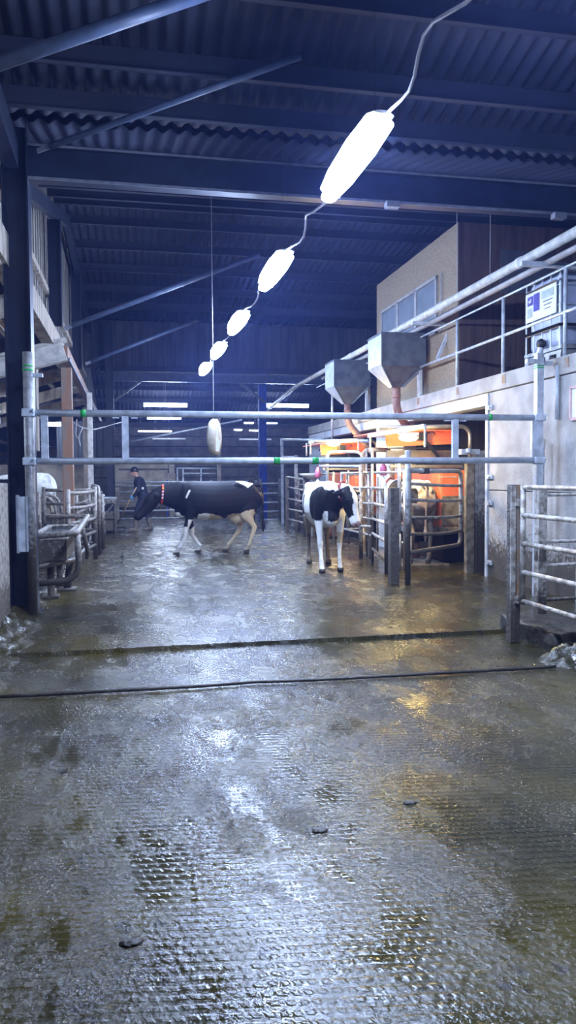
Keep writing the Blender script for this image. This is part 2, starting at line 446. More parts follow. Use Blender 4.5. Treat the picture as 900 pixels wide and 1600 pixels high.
# lean-to roof
def lean_z(x): return 3.92 + (x + 1.3) * .30
mb = MB()
for i in range(2):
    pass
xs0, xs1 = -6.6, -1.3
n = int(44 / .177 * 4)
rows = []
for x in (xs0, xs1):
    rows.append([mb.bm.verts.new((x, -6 + 44 * i / n, lean_z(x) + .16 + .026 * (1, 0, -1, 0)[i % 4])) for i in range(n + 1)])
tp = [[mb.bm.verts.new(v.co + V((0, 0, .012))) for v in r] for r in rows]
for G in (rows, tp):
    for i in range(n): mb.bm.faces.new((G[0][i], G[0][i + 1], G[1][i + 1], G[1][i]))
for j in (0, 1):
    for i in range(n): mb.bm.faces.new((rows[j][i], rows[j][i + 1], tp[j][i + 1], tp[j][i]))
struct(mb, 'ceiling.003', 'roof', True)
for i, xp in enumerate((-1.9, -2.9, -3.9, -4.9, -5.9)):
    mb = MB(); mb.box((xp, 16, lean_z(xp) + .08), (.09, 44, .12)); struct(mb, 'trim_%d' % purlin.n, 'timber'); purlin.n += 1

# ------------------------------------------------------------------ right wall, openings, upper floor
WX = 5.12
def wall_piece(name, y0, y1, z0, z1, m='conc', t=.24): return boxstruct(name, (WX + t / 2, (y0 + y1) / 2, (z0 + z1) / 2), (t, y1 - y0, z1 - z0), m, .008)
O1a, O1b, O2a, O2b = 10.5, 14.0, 15.7, 20.6
panels = [(-6, -1.2), (-1.2, 3.0), (3.0, 8.06), (8.06, O1a)]
nm = 0
for (a_, b_) in panels:
    wall_piece('wall_right' + ('' if nm == 0 else '.%03d' % nm), a_ + .006, b_ - .006, 0, 1.30); nm += 1
    wall_piece('wall_right.%03d' % nm, a_ + .006, b_ - .006, 1.312, 2.72); nm += 1
wall_piece('wall_right.%03d' % nm, O1b, O2a, 0, 2.72, 'white_paint'); nm += 1
wall_piece('wall_right.%03d' % nm, O2b, 22.0, 0, 2.72, 'white_paint'); nm += 1
# fascia of the upper floor and the floor slab itself
boxstruct('trim_fascia', (WX + .10, 8.0, 2.84), (.26, 28, .22), 'conc', .01)
boxstruct('floor_upper', (7.6, 8.0, 2.84), (4.72, 28, .2), 'conc')
boxstruct('trim_lintel', (WX + .12, (O1a + O1b) / 2, 2.64), (.22, O1b - O1a, .19), 'white_paint', .006)
boxstruct('trim_lintel.001', (WX + .12, (O2a + O2b) / 2, 2.64), (.22, O2b - O2a, .19), 'white_paint', .006)
boxstruct('wall_inner', (7.3, 15.5, 1.37), (.15, 13, 2.74), 'clad_dark')
boxstruct('wall_inner.001', (6.3, 9.6, 1.37), (1.9, .15, 2.74), 'clad_dark')
boxstruct('wall_inner.002', (6.3, 22.0, 1.37), (1.9, .15, 2.74), 'clad_dark')
# steel edging strip and bolts beside the opening
t_ = thing('door_edge_strip', 'tall pale steel edging strip bolted beside the dark robot opening', 'edging', (WX - .012, 10.46, FZ))
mb = MB(); mb.box((WX - .014, 10.46, 1.37), (.025, .07, 2.67)); mb.build('strip', 'galv', t_)
for z in (.25, 1.12, 1.5, 2.5):
    mb = MB(); mb.box((WX - .02, 10.36, z), (.03, .16, .06)); mb.lathe((WX - .045, 10.33, z), [(.022, -.015), (.022, .015)], 8, V((1, 0, 0))); mb.build('bolt_bracket', 'galv', t_)

# ------------------------------------------------------------------ steel frame columns, cross beams
def column(name, x, y, z0, z1, label, m='navy', group='steel columns', w=.22, base=True):
    t = thing(name, label, 'column', (x, y, z0), group)
    mb = MB(); mb.box((x, y, (z0 + z1) / 2), (w - .03, .012, z1 - z0))
    mb.box((x - w / 2 + .008, y, (z0 + z1) / 2), (.016, w, z1 - z0))
    mb.build('web', m, t)
    mb = MB(); mb.box((x + w / 2 - .008, y, (z0 + z1) / 2), (.016, w, z1 - z0)); mb.build('flange', m, t)
    if base:
        mb = MB(); mb.box((x, y, z0 + .012), (w + .1, w + .1, .024)); mb.build('base_plate', m, t)
    return t
column('steel_column', -1.17, 8.86, FZ, 5.3, 'tall navy steel column standing right behind the left end of the galvanised gantry', w=.27)
column('steel_column', -1.24, 14.0, 4.15, 5.98, 'short navy steel post above the pale wall plate, second along the left wall', base=False)
column('steel_column', -1.24, 19.4, 4.15, 6.75, 'short navy steel post high on the left wall, third and farthest up there', base=False)
column('steel_column', -.62, 24.6, FZ, 6.3, 'slim navy floor-standing column at the left of the far cross beam', w=.24)
column('steel_column', 4.45, 26.2, FZ, 6.2, 'bright blue steel column standing mid-passage in front of the back pens', 'blue', w=.26)
column('steel_column', 9.7, 8.86, FZ, 5.3, 'navy steel column at the far right end of the main roof beam')
# valley beam
t = thing('roof_beam', 'deep navy steel beam spanning the whole shed above the gantry', 'beam', (4.3, 8.86, 4.74))
ibeam_mb((-1.05, 8.86, 4.92), (9.8, 8.86, 4.92), .36, .18).build('web', 'navy', t)
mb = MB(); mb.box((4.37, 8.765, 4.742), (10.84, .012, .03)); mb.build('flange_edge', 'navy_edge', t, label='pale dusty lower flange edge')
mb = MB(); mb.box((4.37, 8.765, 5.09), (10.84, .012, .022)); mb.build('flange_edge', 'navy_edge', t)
for x in (3.05, 5.2):
    mb = MB(); mb.box((x, 8.74, 4.70), (.16, .1, .07)); mb.build('clamp_plate', 'navy_edge', t)
# far cross beam with knee braces
t = thing('cross_beam', 'blue-lit double steel beam crossing the shed below the far cladding', 'beam', (1.9, 25.0, 4.65))
mb = MB(); mb.box((4.2, 25.0, 4.95), (10.2, .1, .16)); mb.build('upper_channel', 'purlin', t)
ibeam_mb((-.5, 25.0, 4.70), (9.8, 25.0, 4.70), .28, .14).build('beam', 'brace', t)
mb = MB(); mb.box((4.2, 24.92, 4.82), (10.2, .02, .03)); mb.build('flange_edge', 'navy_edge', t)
for (xa, za, xb, zb) in ((-.48, 3.95, .35, 4.58), (4.35, 3.95, 3.5, 4.58)):
    mb = MB(); mb.bar((xa, 25.0, za), (xb, 25.0, zb), .07, .07); mb.build('knee_brace', 'navy_edge', t)
# lower rail of the far bay
mb = MB(); mb.box((4.5, 30, 3.52), (10, .1, .16)); solo(mb, 'cross_rail', 'purlin', 'dark rail across the far bay under the tube lights', 'rail')

def bracetube(p0, p1, r, label, m='brace', group='roof bracing tubes'):
    t = thing('brace_tube', label, 'brace', p0, group); p0, p1 = V(p0), V(p1); d = (p1 - p0).normalized()
    mb = MB(); mb.tube([p0 + d * .15, p1], r, 12); mb.build('tube', m, t, True)
    mb = MB(); mb.bar(p0, p0 + d * .2, .012, r * 1.6); mb.build('end_plate', 'navy_edge', t)
    return t
bracetube(at(-40, 112, Y=6.1), at(330, -14, Y=5.9), .052, 'thick blue tube brace crossing the top left corner of the roof')
bracetube(at(58, 236, Y=8.55), at(470, 88, Y=7.4), .032, 'long dark tube brace rising from the top of the near column')
bracetube((-1.1, 14.0, 4.12), at(405, 398, Y=14.2), .045, 'upper of two slanted tube braces left of the hanging lights')
bracetube((-1.05, 19.4, 4.28), at(308, 500, Y=19.6), .045, 'lower of two slanted tube braces left of the hanging lights')
# near eave beam running back from the column head
mb = MB(); mb.bar((-1.2, -2, 5.35), (-1.2, 8.7, 4.95), .16, .3); solo(mb, 'eave_beam', 'navy', 'navy eave beam running from the camera to the near column head', 'beam')
mb = MB(); mb.bar((-1.2, 9.0, 4.78), (-1.2, 16.4, 6.7), .12, .2); mb.bar((-1.2, 16.4, 6.7), (-1.2, 25, 6.15), .12, .2)
solo(mb, 'eave_beam', 'navy', 'navy eave beam rising above the board wall behind the near column', 'beam')

# ------------------------------------------------------------------ lean-to timbers on the left
def rafter(y, label, m='timber_pale', h=.26, w=.1):
    mb = MB(); mb.bar((-1.28, y, lean_z(-1.28) - h / 2), (-6.5, y, lean_z(-6.5) - h / 2), w, h); return solo(mb, 'rafter', m, label, 'rafter', 'lean-to rafters')
for i, (y, lb) in enumerate(((6.2, 'pale lean-to rafter at the left edge of the picture, nearest of them'), (8.2, 'pale lean-to rafter just left of the near steel column'),
                             (10.4, 'grey lean-to rafter seen between near column and pale beam'))):
    rafter(y, lb, 'timber')
t = thing('concrete_beam', 'big pale beam with ledge rising to the pale wall plate right of the near column', 'beam', (-1.2, 14, 3.4))
mb = MB(); mb.bar((-1.1, 13.9, 3.72), (-6.4, 13.9, 2.2), .14, .30); mb.build('beam', 'timber_pale', t)
mb = MB(); mb.bar((-1.06, 13.85, 3.90), (-6.4, 13.85, 2.38), .26, .05); mb.build('top_ledge', 'timber_pale', t)
mb = MB(); mb.bar((-1.06, 13.85, 3.56), (-6.4, 13.85, 2.04), .22, .03); mb.build('bottom_ledge', 'timber_pale', t)
for y, lb in ((17.2, 'timber lean-to rafter first behind the pale beam'), (20.2, 'timber lean-to rafter second behind the pale beam'), (23.2, 'timber lean-to rafter farthest behind the pale beam')):
    rafter(y, lb, 'timber')
t = thing('edge_beam', 'long brown eave beam running back along the open left side', 'beam', (-1.12, 14.1, 3.5))
mb = MB(); mb.bar((-1.12, 14.05, 3.72), (-1.12, 34, 3.55), .12, .22); mb.build('beam', 'timber_brown', t)
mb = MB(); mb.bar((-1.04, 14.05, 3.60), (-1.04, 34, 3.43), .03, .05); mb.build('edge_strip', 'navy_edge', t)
def wpost(x, y, z0, z1, w, m, label, name='timber_post', d=None):
    mb = MB(); mb.box((x, y, (z0 + z1) / 2), (w, d or w, z1 - z0), None, .008); return solo(mb, name, m, label, 'post', 'posts along the cubicles')
wpost(-1.12, 14.5, FZ, 3.5, .185, 'timber_brown', 'red-brown timber post under the pale beam by the left tube light')
wpost(-1.75, 14.3, 2.0, 3.45, .30, 'timber', 'wide grey timber stub hanging under the pale beam')
wpost(-.93, 18.6, FZ, 3.5, .12, 'timber_pale', 'slim pale post between brown post and far navy column')
wpost(-1.25, 22.5, FZ, 3.5, .14, 'timber', 'thin grey post just left of the far navy column')
wpost(-1.72, 14.0, FZ, 1.28, .30, 'conc_left', 'stubby grey concrete post left of the red-brown timber post', 'concrete_post')
mb = MB(); mb.box((-1.3, 9.3, .75), (.18, .4, 1.43), None, .02); solo(mb, 'concrete_slab', 'conc', 'pale upright concrete panel just right of the near column', 'panel')
# truss-like struts, far left edge
for i, (p, q, lb) in enumerate((
    ((-1.35, 8.1, 3.55), (-2.4, 8.1, 3.25), 'short grey strut high at the left picture edge'),
    ((-1.35, 8.3, 2.15), (-2.3, 8.3, 3.35), 'steep grey knee strut at the left picture edge'),
    ((-1.33, 7.9, 2.9), (-2.2, 7.9, 3.45), 'flatter grey strut above the knee strut at left edge'))):
    mb = MB(); mb.bar(p, q, .09, .15); solo(mb, 'timber_strut', 'timber_pale' if i == 1 else 'timber', lb, 'strut')
wpost(-1.55, 8.4, FZ, 3.7, .18, 'timber', 'grey timber post left of the near steel column')
# things at the back of the lean-to: cream wall behind the cubicles
boxstruct('wall_cubicle', (-3.9, 27.6, 1.0), (5.2, .14, 1.95), 'conc_back')
boxstruct('wall_cubicle.001', (.45, 31.6, 1.0), (2.6, .16, 1.35), 'conc_back')
sheet_wall('wall_cubicle.002', -2.4, -.9, 26.5, 1.9, 3.4, 'clad_dark', .2)
# loose cords hanging from the edge beam
for i, (pts, lb) in enumerate(((
    [at(108, 657, Y=15), at(128, 668, Y=15), at(145, 672, Y=15.5), at(160, 668, Y=16), at(192, 659, Y=16)], 'grey cable sagging from brown post towards the gantry'),
    ([at(120, 655, Y=15), at(118, 680, Y=15), at(124, 688, Y=15), at(126, 700, Y=15), at(122, 684, Y=15), at(129, 668, Y=15)], 'tangled loop of cord hanging beside the brown post'))):
    mb = MB(); mb.tube(fillet(pts, .25), .011, 6); solo(mb, ('sagging_cable', 'cord_loop')[i], 'cable', lb, 'cord', smooth=True)

# ------------------------------------------------------------------ lights
def led(x, y, z, i, label):
    t = thing('hanging_light', label, 'light', (x, y, z), 'row of hanging lights down the passage')
    mb = MB(); mb.loft([((x, y - .76, z + .02), .03, .02), ((x, y - .74, z), .095, .045), ((x, y - .3, z), .115, .055), ((x, y + .3, z), .105, .055), ((x, y + .70, z), .07, .045), ((x, y + .78, z + .02), .02, .02)], (1, 0, 0), 14)
    mb.build('diffuser', 'lamp', t, True)
    mb = MB(); mb.loft([((x, y - .77, z + .068), .06, .012), ((x, y - .72, z + .068), .10, .015), ((x, y - .3, z + .068), .125, .015), ((x, y + .3, z + .068), .115, .015), ((x, y + .70, z + .068), .08, .015), ((x, y + .78, z + .068), .03, .012)], (1, 0, 0), 14); mb.build('housing', 'housing', t)
    for s in (-.6, .6):
        mb = MB(); mb.tube([(x, y + s, z + .08), (x, y + s, 5.35 if y < 9.5 else 6.0)], .002, 5); mb.build('hanger_wire', 'black', t)
LX, LZ = 1.76, 3.97
names = ['nearest and largest hanging light, high right of centre, glowing blue-white', 'second hanging light from the camera in the glowing row', 'third hanging light from the camera, middle of the row',
         'fourth hanging light from the camera, next to last of the row', 'fifth hanging light, smallest and farthest of the row']
YS = [5.95, 9.25, 12.4, 15.15, 17.75]
for i, y in enumerate(YS): led(LX - .004 * y, y, LZ, i, names[i])
led(LX, 2.6, LZ, 9, 'hanging light over the foreground, at the start of the row')
for i, (a_, b_) in enumerate(zip([2.6] + YS[:-1], YS)):
    mb = MB(); p0 = V((LX + .05, a_ + .78, LZ + .04)); p1 = V((LX, b_ - .78, LZ + .04)); pts = []
    for k in range(13):
        u = k / 12; pts.append(p0.lerp(p1, u) + V((.05 * math.sin(u * 9 + i), 0, .10 * math.sin(PI * u) + .03 * math.sin(u * 14))))
    mb.tube(pts, .012, 6)
    solo(mb, 'light_cable', 'cable', ['wavy cable leading up from the nearest hanging light to the top edge', 'wavy cable between the nearest and second hanging light', 'cable between second and third hanging light', 'cable between third and fourth hanging light', 'cable between fourth and fifth hanging light'][i], 'cable', 'cables between hanging lights', True)

def tubelight(x, y, z, ln, label, m='lamp_far', r=.055, group='tube lights in the far bay', top=None):
    t = thing('tube_light', label, 'light', (x, y, z), group)
    mb = MB(); mb.tube([(x - ln / 2 + .04, y, z), (x + ln / 2 - .04, y, z)], r, 10); mb.build('diffuser', m, t, True)
    mb = MB(); mb.box((x, y, z + r + .015), (ln, r * 1.6, .03)); mb.build('housing', 'housing', t)
    for s in (-1, 1):
        mb = MB(); mb.box((x + s * (ln / 2 - .02), y, z), (.04, r * 2.1, r * 2.1)); mb.build('end_cap', 'housing', t)
    mb = MB(); mb.tube([(x, y, z + r + .03), (x, y, (top or zline(far)(y) - .1))], .005, 5); mb.build('hanger_wire', 'cable', t)
def tl(px0, px1, py, Y, label, **k):
    a, b = at(px0, py, Y=Y), at(px1, py, Y=Y); tubelight((a.x + b.x) / 2, Y, (a.z + b.z) / 2, b.x - a.x, label, **k)
tl(223, 294, 633, 26.3, 'long tube light of the far bay, above the gantry top rail at left')
tl(229, 284, 653, 31.0, 'tube light of the far bay, directly under the gantry top rail at left')
tl(230, 286, 664, 34.0, 'lowest bright tube light of the far bay, left side')
tl(414, 483, 634, 26.3, 'long tube light right of the blue column above the gantry top rail')
tl(402, 434, 662.5, 34.0, 'short tube light just right of the blue column under the top rail')
tl(380, 397, 662, 34.0, 'very short tube light just left of the blue column')
tl(64, 97, 663, 25.5, 'tube light seen between near column and red-brown post', top=3.3)
slim = [(208, 230, 662.5, 35.0, 'slim faint tube touching the left end of the bright far tubes'), (215, 269, 674, 35, 'slim tube light below the bright far tubes'),
        (238, 290, 686, 36, 'dim slim tube lowest in the far bay, left side'), (365, 379, 672, 35, 'tiny slim tube left of the blue column'), (389, 417, 673, 35, 'slim tube crossing in front of the blue column'),
        (374, 424, 687, 36, 'dim slim tube lowest in the far bay, right side')]
for a_, b_, py, Y, lb in slim: tl(a_, b_, py, Y, lb, m='lamp_small' if py < 680 else 'white_frame', r=.022, group='slim tube fittings in the far bay')
tubelight(-3.1, 9.4, 2.75, 1.3, 'tube light inside the lean-to behind the low concrete wall', group='tube lights in the lean-to', top=3.3)
tubelight(-3.4, 17.5, 2.75, 1.3, 'tube light inside the lean-to over the cubicles', group='tube lights in the lean-to', top=3.3)
# ------------------------------------------------------------------ galvanised gantry
GY = 8.60
GL = at(46, 968, Z=FZ); XL = at(46, 700, Y=GY).x; XR = at(841, 700, Y=GY).x
zt = at(450, 649, Y=GY).z; zb = at(450, 720, Y=GY).z
t = thing('gantry_gate', 'galvanised overhead tube gantry spanning the passage between two tall posts', 'gantry', (XL, GY, FZ))
mb = MB(); mb.tube([(XL, GY, FZ), (XL, GY, 2.86)], .052, 16); post = mb.build('post', 'galv_mud', t, True)
mb = MB(); mb.lathe((XL, GY, 2.68), [(.056, -.02), (.056, 0)], 16); mb.lathe((XL, GY, 2.715), [(.056, -.008), (.056, .008)], 16); subpart(mb, 'tape', 'green', post, t, True, 'green tape ring')
mb = MB(); mb.box((XR, GY, 1.5), (.085, .085, 2.96)); post = mb.build('post', 'galv', t)
mb = MB(); mb.box((XR, GY, 2.82), (.092, .092, .012)); mb.box((XR, GY, 2.845), (.092, .092, .012)); subpart(mb, 'tape', 'green', post, t, False, 'green tape ring')
for z, nm_ in ((zt, 'top_rail'), (zb, 'bottom_rail')):
    mb = MB(); mb.tube([(XL + .03, GY, z), (XR - .03, GY, z)], .038, 14); rail = mb.build(nm_, 'galv', t, True)
    tapes = ((131, 8), (765, 6)) if nm_ == 'top_rail' else ((432, 10), (492, 10))
    for px, w in tapes:
        x = at(px, 700, Y=GY).x; mb = MB(); mb.tube([(x - w * .0036, GY, z), (x + w * .0036, GY, z)], .0405, 14); subpart(mb, 'tape', 'green', rail, t, True, 'green tape wrap')
for px in (70, 196, 711, 833):
    x = at(px, 690, Y=GY).x; mb = MB(); mb.box((x, GY, (zt + zb) / 2), (.072 if px != 833 else .05, .05, zt - zb - .05)); mb.build('upright', 'galv', t)
    if px in (196, 711):
        for s in (-1, 1): 
            mb = MB(); mb.box((x + s * .1, GY, zt - .045), (.07, .04, .012)); mb.build('lug', 'galv', t)
for x in (XL, XR):
    for z in (zt, zb):
        mb = MB(); mb.box((x, GY, z), (.135, .125, .085), None, .012)
        mb.lathe((x + .05, GY - .07, z + .02), [(.012, -.02), (.012, .02)], 8, V((0, 1, 0))); mb.build('clamp', 'galv', t)
mb = MB(); mb.box((XL + .09, GY + .02, 2.62), (.12, .05, .04)); mb.build('wall_bracket', 'galv', t)
mb = MB(); mb.box((XR + .10, GY + .02, 2.88), (.16, .06, .05)); mb.box((XR - .1, GY, 2.9), (.14, .06, .05)); mb.build('wall_bracket', 'galv', t)
mb = MB(); mb.box((XR, GY, 2.985), (.10, .10, .02)); mb.tube([(XR, GY, 2.98), (XR + .02, GY, 3.06)], .04, 8); mb.build('cap', 'galv', t)
# galvanised sleeve beside the left post
t = thing('steel_sleeve', 'short grey steel channel fixed left of the gantry post at waist height', 'channel', (XL - .11, GY - .06, .95))
mb = MB(); a_ = at(34, 776, Y=GY - .05); b_ = at(34, 862, Y=GY - .05)
mb.box((XL - .075, GY - .05, (a_.z + b_.z) / 2), (.10, .04, a_.z - b_.z)); mb.box((XL - .13, GY - .01, (a_.z + b_.z) / 2), (.025, .1, a_.z - b_.z + .03)); mb.build('channel', 'galv', t)
mb = MB(); mb.box((XL - .03, GY - .075, (a_.z + b_.z) / 2), (.016, .02, a_.z - b_.z)); mb.build('lip', 'bin_edge', t)

# ------------------------------------------------------------------ scraper rod and channel detail on the floor
mb = MB(); mb.tube([at(-60, 1091, Z=.02)] + [at(x, 1087 - x * .0543 + (2 if x % 200 else 0), Z=.02) for x in range(40, 860, 90)] + [at(868, 1041, Z=.02)], .013, 8)
solo(mb, 'scraper_rod', 'rope', 'thin dark scraper rod lying across the wet floor in front of the step', 'rod', smooth=True)

# ------------------------------------------------------------------ right foreground gate
def gate_along(name, p0, p1, heights, label, r=.02, m='galv_mud', stile=True, cat='gate', group=None, top_r=None, base=.0, stile_r=None):
    p0, p1 = V(p0), V(p1); t = thing(name, label, cat, (p0.x, p0.y, base), group); d = p1 - p0
    if stile:
        for p in (p0, p1):
            mb = MB(); mb.tube([(p.x, p.y, min(heights) - .03), (p.x, p.y, max(heights) + .02)], stile_r or r * 1.15, 8); mb.build('stile', m, t, True)
    for i, h in enumerate(heights):
        mb = MB(); mb.tube([(p0.x, p0.y, h), (p1.x, p1.y, h)], (top_r or r) if i == 0 else r, 10); mb.build('rail', m, t, True)
    return t
gx, gy = 3.40, 6.42
t = thing('gate_post', 'rusty steel post with orange edge carrying the near right gate', 'post', (gx, gy, 0))
mb = MB(); mb.box((gx, gy, .72), (.10, .08, 1.44), None, .006); mb.build('post', 'muck_post', t)
mb = MB(); mb.box((gx + .02, gy - .03, .93), (.035, .04, 1.02)); mb.build('edge_bar', 'rust', t, label='orange rusty edge')
mb = MB(); mb.box((gx - .03, gy - .045, .72), (.045, .02, 1.42)); mb.build('edge_plate', 'rail_pale', t)
for z in (1.28, .40):
    mb = MB(); mb.lathe((gx, gy - .07, z), [(.025, -.03), (.025, .03)], 8); mb.build('hinge', 'rail_pale', t)
hs = [at(815, y, Y=gy - .1).z for y in (761, 805, 849, 893, 938)]
gate_along('tube_gate', (gx + .02, gy - .13, 0), (gx + .05, 3.1, 0), hs, 'near five-rail tube gate running out of the right picture edge', .022, 'rail_pale')
px_, py_ = 3.97, 6.95
t = thing('gate_post', 'pale square post behind the near gate, muck-stained at its foot', 'post', (px_, py_, 0))
mb = MB(); mb.box((px_, py_, .72), (.09, .09, 1.37)); mb.build('post', 'rail_pale', t)
mb = MB(); mb.lathe((px_, py_, .74), [(.06, -.06), (.06, .06)], 10); mb.build('hinge_sleeve', 'galv_mud', t)
gate_along('tube_gate', (px_ + .05, py_, 0), (WX - .03, py_ + .1, 0), [at(870, y, Y=py_).z for y in (773, 846, 883)] + [.28], 'short rear gate with thin rails between post and concrete wall', .018, 'rail_pale', stile=False)
yd = 8.0
t = thing('door_frame_post', 'pale galvanised door jamb with yellowed edge on the right wall', 'post', (WX - .03, yd, FZ))
mb = MB(); mb.box((WX - .03, yd, 1.12), (.05, .14, 2.17)); mb.build('jamb', 'galv', t)
mb = MB(); mb.box((WX - .035, yd - .085, 1.12), (.06, .03, 2.17)); mb.build('edge_strip', mat('yellowed_strip', (.50, .42, .24), .6), t, label='yellowed edge strip')
mb = MB(); mb.box((WX - .03, 6.2, 2.205), (.03, 3.6, .03)); mb.build('head_strip', mat('buff_strip', (.46, .36, .28), .6), t)
# plastic pipe with white coupling beside the right gantry post
t = thing('wall_pipe', 'vertical grey pipe with white cap standing beside the right gantry post', 'pipe', (XR + .13, 8.75, .5))
mb = MB(); mb.tube([(XR + .12, 8.72, .8), (XR + .12, 8.72, 1.85)], .03, 10); mb.build('pipe', 'galv', t, True)
mb = MB(); mb.lathe((XR + .12, 8.72, 1.85), [(.035, 0), (.042, .02), (.042, .1), (.03, .12)], 12); mb.build('cap', 'white', t, True)
# conduit above
mb = MB(); mb.tube([(WX - .03, 8.55, 2.2), (WX - .03, 8.55, 2.85)], .028, 8); solo(mb, 'wall_conduit', 'galv', 'upright grey conduit on the wall above the white capped pipe', 'pipe', smooth=True)
# pale sign at right picture edge
t = thing('wall_sign', 'pale sheet in a pinkish frame on the wall at the right picture edge', 'sign', (WX - .02, 8.3, 2.1))
p_ = at(893, 606, X=WX - .02); q_ = at(893, 655, X=WX - .02)
mb = MB(); mb.box((WX - .015, p_.y - .22, (p_.z + q_.z) / 2), (.02, .42, p_.z - q_.z)); mb.build('sheet', 'white', t)
mb = MB()
for dz in (p_.z, q_.z): mb.box((WX - .03, p_.y - .22, dz), (.02, .46, .03))
for dy in (p_.y, p_.y - .44): mb.box((WX - .03, dy, (p_.z + q_.z) / 2), (.02, .03, p_.z - q_.z))
mb.build('frame', mat('pinkish_frame', (.62, .42, .42), .6), t)
# kerb block
def rough_block(c, s, amp, m, name, label, cat, cuts=10, seed=0):
    mb = MB(); bm = mb.bm; bmesh.ops.create_cube(bm, size=1)
    for v in bm.verts: v.co = V((v.co.x * s[0], v.co.y * s[1], v.co.z * s[2]))
    bmesh.ops.subdivide_edges(bm, edges=list(bm.edges), cuts=cuts, use_grid_fill=True)
    for v in bm.verts:
        v.co += V(c) + noise.noise_vector(V(v.co) * 7 + V((seed, 0, 0))) * amp
    return solo(mb, name, m, label, cat, smooth=True)
rough_block((4.28, 6.38, .075), (1.55, .95, .18), .035, 'kerb', 'concrete_kerb', 'low muck-covered concrete kerb block at the foot of the near gate', 'kerb', 16)
# muck heap spilling off the kerb
mb = MB(); bm = mb.bm; n = 46
G = [[None] * n for _ in range(n)]
for i in range(n):
    for j in range(n):
        u, w_ = i / (n - 1) * 2 - 1, j / (n - 1) * 2 - 1; r_ = min(1, math.hypot(u, w_))
        hgt = (1 - r_) ** .8 * .16 * (1 + .9 * noise.noise(V((u * 4, w_ * 4, 1)))) + .03 * (1 - r_) * noise.noise(V((u * 14, w_ * 14, 4)))
        G[i][j] = bm.verts.new((3.62 + u * .38, 5.62 + w_ * .33, max(hgt, 0) - .004))
for i in range(n - 1):
    for j in range(n - 1): bm.faces.new((G[i][j], G[i + 1][j], G[i + 1][j + 1], G[i][j + 1]))
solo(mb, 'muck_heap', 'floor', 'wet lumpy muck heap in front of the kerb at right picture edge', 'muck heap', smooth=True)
# muck lumps along the left wall foot
mb = MB(); bm = mb.bm; nx, ny = 12, 80
G = [[bm.verts.new((-1.28 + (.36 + .12 * noise.noise(V((j * .12, 0, 5)))) * i / nx, 5.5 + 3.6 * j / ny, max(0, (.10 + .08 * noise.noise(V((i * .5, j * .35, 2)))) * (1 - i / nx) ** 1.2 + .02 * noise.noise(V((i, j * .9, 8))) * (1 - i / nx)) + (-.003 if i == nx else .0) + (FZ if 5.5 + 3.6 * j / ny > 6.82 else 0))) for j in range(ny + 1)] for i in range(nx + 1)]
for i in range(nx):
    for j in range(ny): bm.faces.new((G[i][j], G[i + 1][j], G[i + 1][j + 1], G[i][j + 1]))
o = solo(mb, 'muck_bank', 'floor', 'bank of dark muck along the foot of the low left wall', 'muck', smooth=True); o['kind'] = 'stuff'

# ------------------------------------------------------------------ upper floor: railing, tube, plywood room, tank
t = thing('upper_railing', 'thin steel railing along the edge of the upper floor', 'railing', (WX + .05, 9, 2.95))
for px in (885, 788, 716, 655):
    p = at(px, 550, X=WX + .02); mb = MB(); mb.tube([(WX + .0, p.y, 2.80), (WX + .0, p.y, 4.0)], .024, 8); mb.build('post', 'galv', t, True)
    mb = MB(); mb.box((WX - .02, p.y - .09, 2.86), (.03, .1, .12)); mb.build('foot_bracket', 'rust', t)
for z in (3.47, 4.0):
    mb = MB(); mb.tube([(WX, 3, z), (WX, 13.5 if z < 3.6 else 21, z)], .022 if z < 3.6 else .015, 8); mb.build('rail', 'galv', t, True)
AX = 4.83
t = thing('feed_tube', 'long cream feed auger tube sloping back along the upper floor edge', 'pipe', (AX, 8, 4.15))
mb = MB(); mb.tube([(AX, 2, 4.19), (AX, 22.5, 4.19), (AX - .1, 27, 3.85)], .06, 14); mb.build('tube', 'augur', t, True)
for y in (6.5, 9, 11.5, 14, 16.6):
    mb = MB(); mb.lathe((AX, y, 4.19), [(.068, -.05), (.068, .05)], 14, V((0, 1, 0))); mb.build('coupling', 'white_frame', t, True)
mb = MB(); mb.tube([(AX + .2, 2, 4.12), (AX + .2, 20, 4.12)], .045, 10); solo(mb, 'feed_tube', 'cable', 'darker second tube running just behind the cream feed tube', 'pipe', smooth=True)
for i, y in enumerate((8.7, 12.4)):
    mb = MB(); mb.box((AX + .22, y, 4.09), (.75, .06, .06)); mb.bar((AX + .55, y, 4.06), (AX + .30, y, 3.5), .05, .05) if i else None
    solo(mb, 'tube_bracket', 'galv', ('upper' if i == 0 else 'lower') + ' grey bracket arm holding the feed tubes to the railing', 'bracket', 'feed tube brackets')
for i, px in enumerate((742, 773)):
    p = at(px, 400, Y=12.0); mb = MB(); mb.tube([(AX + .03 + (px - 742) * .008, 11 - i * .6, 4.2), (AX + .03 + (px - 742) * .008, 11 - i * .6, zline(mid)(10.5) - .1)], .006, 5)
    solo(mb, 'hanger_wire', 'cable', ('left' if i == 0 else 'right') + ' of two thin wires holding the feed tube before the plywood room', 'wire', 'feed tube wires')
